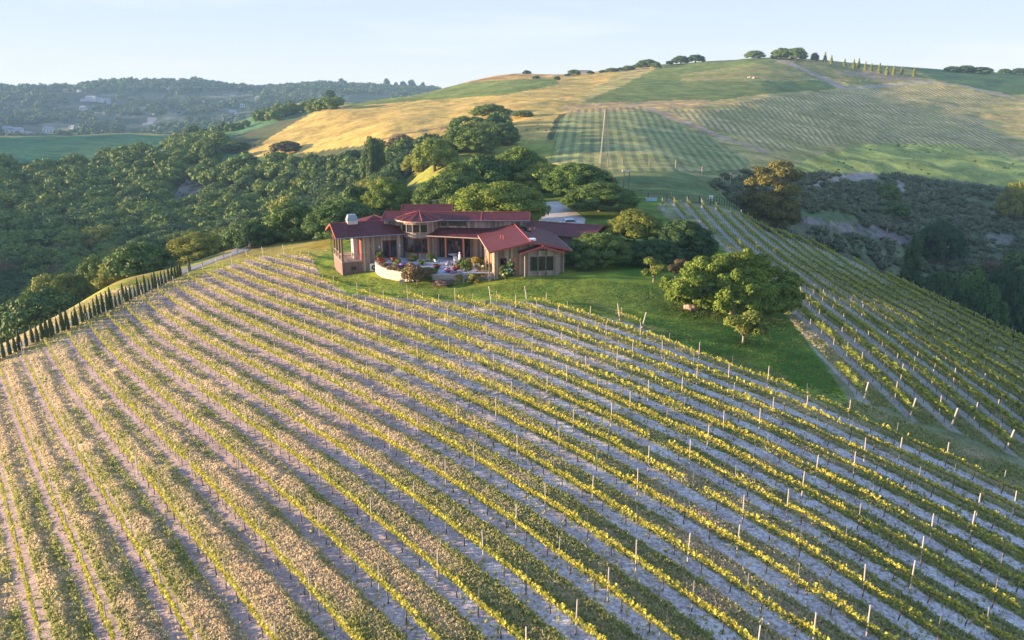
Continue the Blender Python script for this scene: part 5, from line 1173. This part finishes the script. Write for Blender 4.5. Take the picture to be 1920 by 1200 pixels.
# ------------------------------------------------------------ lattice mast
GREYW = plain('galvanised_steel', (0.24, 0.215, 0.20), .6, .1, .1)
X, Y, Z = at_r(1133, 259); mt = tag(empty('lattice_mast', (X, Y, Z)), 'tall white tapering lattice mast rising from the grass beyond the oaks', 'mast')
x_, y_, z_ = pix_dir(1133, 206); HT = CZ + 259 * z_ / math.hypot(x_, y_) - Z; leg = MB(); br_ = MB()
def mp_(k, f): w_ = 1.35 * (1 - f) + .18 * f; return ((-w_, w_, w_, -w_)[k], (-w_, -w_, w_, w_)[k], f * HT)
for k in range(4): MB().tube([mp_(k, 0), mp_(k, 1)], .075, 5).build('leg', [GREYW], mt)
fs_ = [1 - (1 - i / 15) ** 1.25 for i in range(16)]
for a, b2 in zip(fs_[:-1], fs_[1:]):
    for k in range(4): br_.tube([mp_(k, a), mp_((k + 1) % 4, b2)], .032, 4); br_.tube([mp_((k + 1) % 4, a), mp_(k, b2)], .032, 4); br_.tube([mp_(k, b2), mp_((k + 1) % 4, b2)], .032, 4)
br_.build('bracing', [GREYW], mt)
# ------------------------------------------------------------ fences
def fence(pts, h, sp, label, m, name='wire_fence', pw=.06, rails=(.5, .95), rr=.02, closed=False):
    P = [Vector(p[:2]) for p in pts]; L_ = []
    for a, b2 in zip(P[:-1], P[1:]):
        n_ = max(1, round((b2 - a).length / sp)); L_ += [a.lerp(b2, i / n_) for i in range(n_)]
    L_.append(P[-1]); e = tag(empty(name, (L_[0].x, L_[0].y, 0)), label, 'fence'); o = L_[0]
    for p in L_[:99]:
        z = float(H(p.x, p.y)); MB().box(XY, p.x - o.x - pw, p.x - o.x + pw, p.y - o.y - pw, p.y - o.y + pw, z - .2, z + h).build('post', [m], e)
    for f in rails: MB().tube([(p.x - o.x, p.y - o.y, float(H(p.x, p.y)) + h * f) for p in L_], rr, 4).build('rail', [m], e)
    return e
FW = plain('fence_wood', (0.42, 0.32, 0.22), .8, 0, .2); FG = plain('fence_grey', (0.30, 0.29, 0.28), .6, .1, .2)
fence([ground_at(*p) for p in [(1186, 372), (1215, 376), (1250, 378), (1290, 381), (1332, 384), (1380, 393), (1430, 408)]], 1.7, 3.2, 'dark metal fence with gates at the head of the right vine rows', DKM, 'metal_fence', .07, (.12, .5, .95), .035)
fence([at_r(px, 252)[:2] for px in (1140, 1168, 1218, 1268, 1318, 1400)], 2.6, 7.6, 'tall wooden fence posts along the foot of the striped vineyard', FW, 'deer_fence', .14, (.5, .95), .02)
fence([ground_at(*p) for p in [(330, 517), (380, 500), (420, 486), (470, 468), (515, 452), (560, 436)]], 1.5, 3.4, 'grey post and wire fence beside the upper asphalt road', FG, 'wire_fence', .05)
fence([at_r(px, r)[:2] for px, r in ((1760, 146), (1800, 141), (1850, 136), (1900, 131), (1960, 125))], 1.6, 2.6, 'dark post fence below the last row of the right vine block', DKM, 'wire_fence', .05)
fence([at_r(px, 842)[:2] for px in (120, 180, 240, 300, 330)], 2.2, 12, 'row of small posts on the crest of the shaded meadow', FW, 'wire_fence', .3, (.9,), .08)
fence([at_r(px, r)[:2] for px, r in ((1520, 275), (1575, 285), (1630, 290), (1730, 305), (1850, 318))], 1.8, 13, 'widely spaced post fence crossing the scrub slope', FW, 'wire_fence', .12, (.9,), .03)
gt = tag(empty('gate_frame', ground_at(1173, 356)), 'tall two-post timber gate frame with a pale crossbeam in the saddle', 'gate'); d_ = gt.location.length
for x in (-.55, .75): MB().box(XY, x - .09, x + .09, -.09, .09, 0, 4.3).build('post', [SKIRT], gt)
MB().hexa([(-1.0, -.3, 4.302), (1.1, -.3, 4.0 + .302), (1.1, .3, 4.302), (-1.0, .3, 4.302)], [(-1.0, -.3, 4.75), (1.1, -.3, 4.5), (1.1, .3, 4.5), (-1.0, .3, 4.75)]).build('crossbeam', [CREAM], gt)
wt = tag(empty('water_trough', ground_at(1221, 377)), 'pale blue trough inside the dark metal fence', 'trough'); MB().box(XY, -1.2, 1.2, -.5, .5, 0, .8).build('tub', [plain('pale_blue', (0.35, 0.5, 0.58), .5)], wt); MB().box(XY, -1.1, 1.1, -.4, .4, .802, .83).build('water', [gl], wt)
for i, (px, c) in enumerate(((1331, WHITE), (1335, WHITE))):
    q = ground_at(px, 377); tag(MB().box(XY, -.22, .22, -.05, .05, 0.6, 1.35).box(XY, -.03, .03, -.03, .03, 0, .6).build('small_sign', [c], None, loc=q), ('left' if i == 0 else 'right') + ' of two small blank white markers on the dark fence', 'sign')
q = ground_at(1369, 348); tag(MB().tube([(0, 0, 0), (0, 0, 3.6)], .09, 6).box(XY, -.3, .3, -.1, .1, 3.2, 3.8).build('marker_post', [FW], None, loc=q), 'single tall wooden post at the edge of the scrub', 'post')
# utility structure in the wood: two pale bare poles
for i, (px, tp_, r) in enumerate(((330, 272, 430), (308, 280, 430))):
    X, Y, Z = ground_at(px, 299, 300); r = math.hypot(X, Y); x_, y_, z_ = pix_dir(px, tp_); h_ = CZ + r * z_ / math.hypot(x_, y_) - Z
    e = tag(empty('dead_tree', (X, Y, Z)), ('taller' if i == 0 else 'shorter') + ' of two bleached dead trunks rising out of the wood', 'tree')
    MB().tube([(0, 0, 0), (.3, 0, h_ * .5), (-.5, 0, h_)], [.38, .3, .2], 6).build('trunk', [WHITE], e); MB().tube([(-.3, 0, h_ * .86), (-2.6, 0, h_ * .97)], [.25, .15], 5).build('branch', [WHITE], e)
# rocks at the foot of the summit oaks, young trees on the upper slope
for i, (px, py) in enumerate(((1405, 146), (1413, 147), (1419, 147))):
    q = ground_at(px, py, 560); bv2, bq2 = ball((0, 0, .3), (1.5, 1.1, .9), 9, 6); tag(link('boulder', mesh_np('boulder', bv2 * (1 + .15 * np.sin(bv2[:, :1] * 3 + i)), bq2, mats=[FW]), None, q), ('left', 'middle', 'right')[i] + ' of three pale boulders on the straw slope under the hilltop', 'boulder')
YT = [(1546, 118, 14), (1558, 121, 12), (1583, 126, 11), (1600, 130, 13), (1609, 130, 14), (1622, 133, 12), (1633, 136, 12), (1648, 140, 15), (1662, 143, 14), (1675, 142, 13), (1690, 141, 11), (1713, 146, 13)]
ylo = [((0, 0, .2 + .18 * j), (.22 * (1 - j * .17), .22 * (1 - j * .17), .16)) for j in range(5)]
ym = crown_mesh('crown', ylo, 500, .09, LM['gold']); yt_ = MB().tube([(0, 0, -.1), (0, 0, .3)], [.04, .03], 5).mesh('trunk', bark)
for i, (px, py, hp_) in enumerate(YT):
    q = ground_at(px, py, 560); h_ = hp_ * math.hypot(q[0], q[1]) / FPX * 1.15; e = tag(empty('young_conifer', q, 0, h_), f'small pointed young tree, {ordn(i + 1)} from the left along the crest slope', 'tree', 'young trees planted on the crest slope'); link('crown', ym, e); link('trunk', yt_, e)
# ------------------------------------------------------------ houses of the far ridge and the hill shoulder
HWALL = [plain('far_wall_white', (0.60, 0.58, 0.56), .8), plain('far_wall_tan', (0.50, 0.36, 0.28), .8), plain('far_wall_grey', (0.45, 0.45, 0.47), .8)]; HROOF = [plain('far_roof_grey', (0.28, 0.26, 0.27), .8), plain('far_roof_red', (0.40, 0.16, 0.10), .8)]
FH = [(12, 247, 30, 0, 0, 'long white house at the left edge below the far ridge'), (33, 248, 26, 0, 0, 'white house right of the long one at the left edge'), (92, 246, 24, 0, 0, 'white house with bright gable in the valley left'), (138, 240, 14, 2, 0, 'grey farm building in the valley right of the bright gable'),
      (172, 187, 30, 0, 0, 'largest white villa midway up the far ridge'), (188, 189, 18, 0, 0, 'smaller white villa beside the largest one'), (157, 204, 16, 2, 0, 'grey shed below the white villas'), (124, 170, 12, 1, 1, 'reddish house near the left ridge top'), (149, 170, 7, 0, 0, 'tiny white house right of the reddish one'),
      (202, 205 - 16, 10, 2, 0, 'grey outbuilding right of the white villas'), (230, 167, 10, 1, 1, 'tan house on the ridge shoulder'), (243, 164, 10, 1, 1, 'tan house second on the ridge shoulder'), (256, 163, 11, 1, 1, 'tan house third on the ridge shoulder'), (285, 161, 12, 0, 1, 'pale house at the right end of the shoulder row'),
      (243, 156, 9, 0, 0, 'small pale house high on the ridge'), (305, 154, 10, 0, 0, 'small pale house at the ridge summit'), (455, 199, 14, 0, 0, 'white house above the golden crest on the right ridge'), (484, 184, 12, 0, 0, 'pair-like white house higher on the right ridge'), (513, 170, 12, 0, 1, 'pale house near the right ridge top'), (486, 165, 14, 1, 1, 'tan house near the right ridge top'),
      (437, 212, 20, 2, 0, 'low grey house behind the golden crest'), (525, 180, 9, 0, 0, 'small white house on the right ridge slope'), (580, 161, 12, 0, 0, 'pale house on the far right ridge top'), (567, 170, 10, 1, 1, 'tan house below the far right ridge top')]
for px, py, wp, a, b2, lb in FH:
    X, Y, Z = ground_at(px, py + 2, 1050, 2600); d_ = math.hypot(X, Y); w_ = wp * .62 * d_ / FPX; e = tag(empty('ridge_house', (X, Y, Z), random.uniform(-.3, .3)), lb, 'house', 'houses of the far ridge'); hh_ = min(7.5, w_ * .4)
    MB().box(XY, -w_ / 2, w_ / 2, -5, 5, -4, hh_).build('wall', [HWALL[a]], e)
    MB().add([(-w_ / 2 - 1, -6, hh_ + .01), (w_ / 2 + 1, -6, hh_ + .01), (w_ / 2 + 1, 6, hh_ + .01), (-w_ / 2 - 1, 6, hh_ + .01), (-w_ / 2 + 2, 0, hh_ + 3), (w_ / 2 - 2, 0, hh_ + 3)], [(0, 1, 5, 4), (2, 3, 4, 5), (1, 2, 5), (3, 0, 4), (3, 2, 1, 0)]).build('roof', [HROOF[b2]], e)
    for k in range(int(w_ // 5)): MB().box(XY, -w_ / 2 + 1.5 + k * 5, -w_ / 2 + 3.5 + k * 5, -5.08, -5.002, 1.2, min(hh_ - .5, 3.4)).build('window', [gl], e)
q = at_r(1088, 790); e = tag(empty('barn', q, .1), 'low barn roof peeping over the skyline beside the hill oaks', 'barn'); MB().box(XY, -7, 7, -4, 4, -3, 2.2).build('wall', [HWALL[0]], e); MB().box(XY, -7.5, 7.5, -4.5, 4.5, 2.203, 2.9).build('roof', [HROOF[0]], e)
# distant trees standing on the skyline behind the golden hill
for i, (px, hpx, kd) in enumerate(((648, 10, 'dark'), (655, 7, 'dark'), (731, 12, 'dark'), (748, 9, 'dark'), (761, 11, 'dark'), (777, 13, 'dark'), (797, 9, 'dark'), (815, 7, 'dark'))):
    X, Y, Z = at_r(px, 2280); s_ = hpx * 2280 / FPX * 1.5; cm, tm = tpl('dark', 'far', i % 4); e = empty('skyline_tree', (X, Y, Z), i, (s_ * .8, s_ * .8, s_ * 1.4)); link('crown', cm, e); link('trunk', tm, e)
    tag(e, f'far dark tree, {ordn(i + 1)} from the left on the skyline behind the golden hill', 'tree', 'far trees on the skyline')
# ------------------------------------------------------------ the evening haze
zl, zh = float(GZ.min()) - 1.5, float(max(GZ.max(), hz.max())) + 32
hm_ = bpy.data.materials.new('haze'); hm_.use_nodes = True; hn = hm_.node_tree; hn.nodes.clear()
ho = hn.nodes.new('ShaderNodeOutputMaterial'); hv = hn.nodes.new('ShaderNodeVolumePrincipled')
hv.inputs['Color'].default_value = (0.42, 0.68, 1.0, 1); hv.inputs['Density'].default_value = 0.00012; hv.inputs['Anisotropy'].default_value = .0
hn.links.new(hv.outputs[0], ho.inputs['Volume'])
tag(MB().box(XY, -3600, 3600, -900, 3600, zl, zh).build('haze', [hm_]), kind='stuff')
SC.cycles.volume_bounces = 1
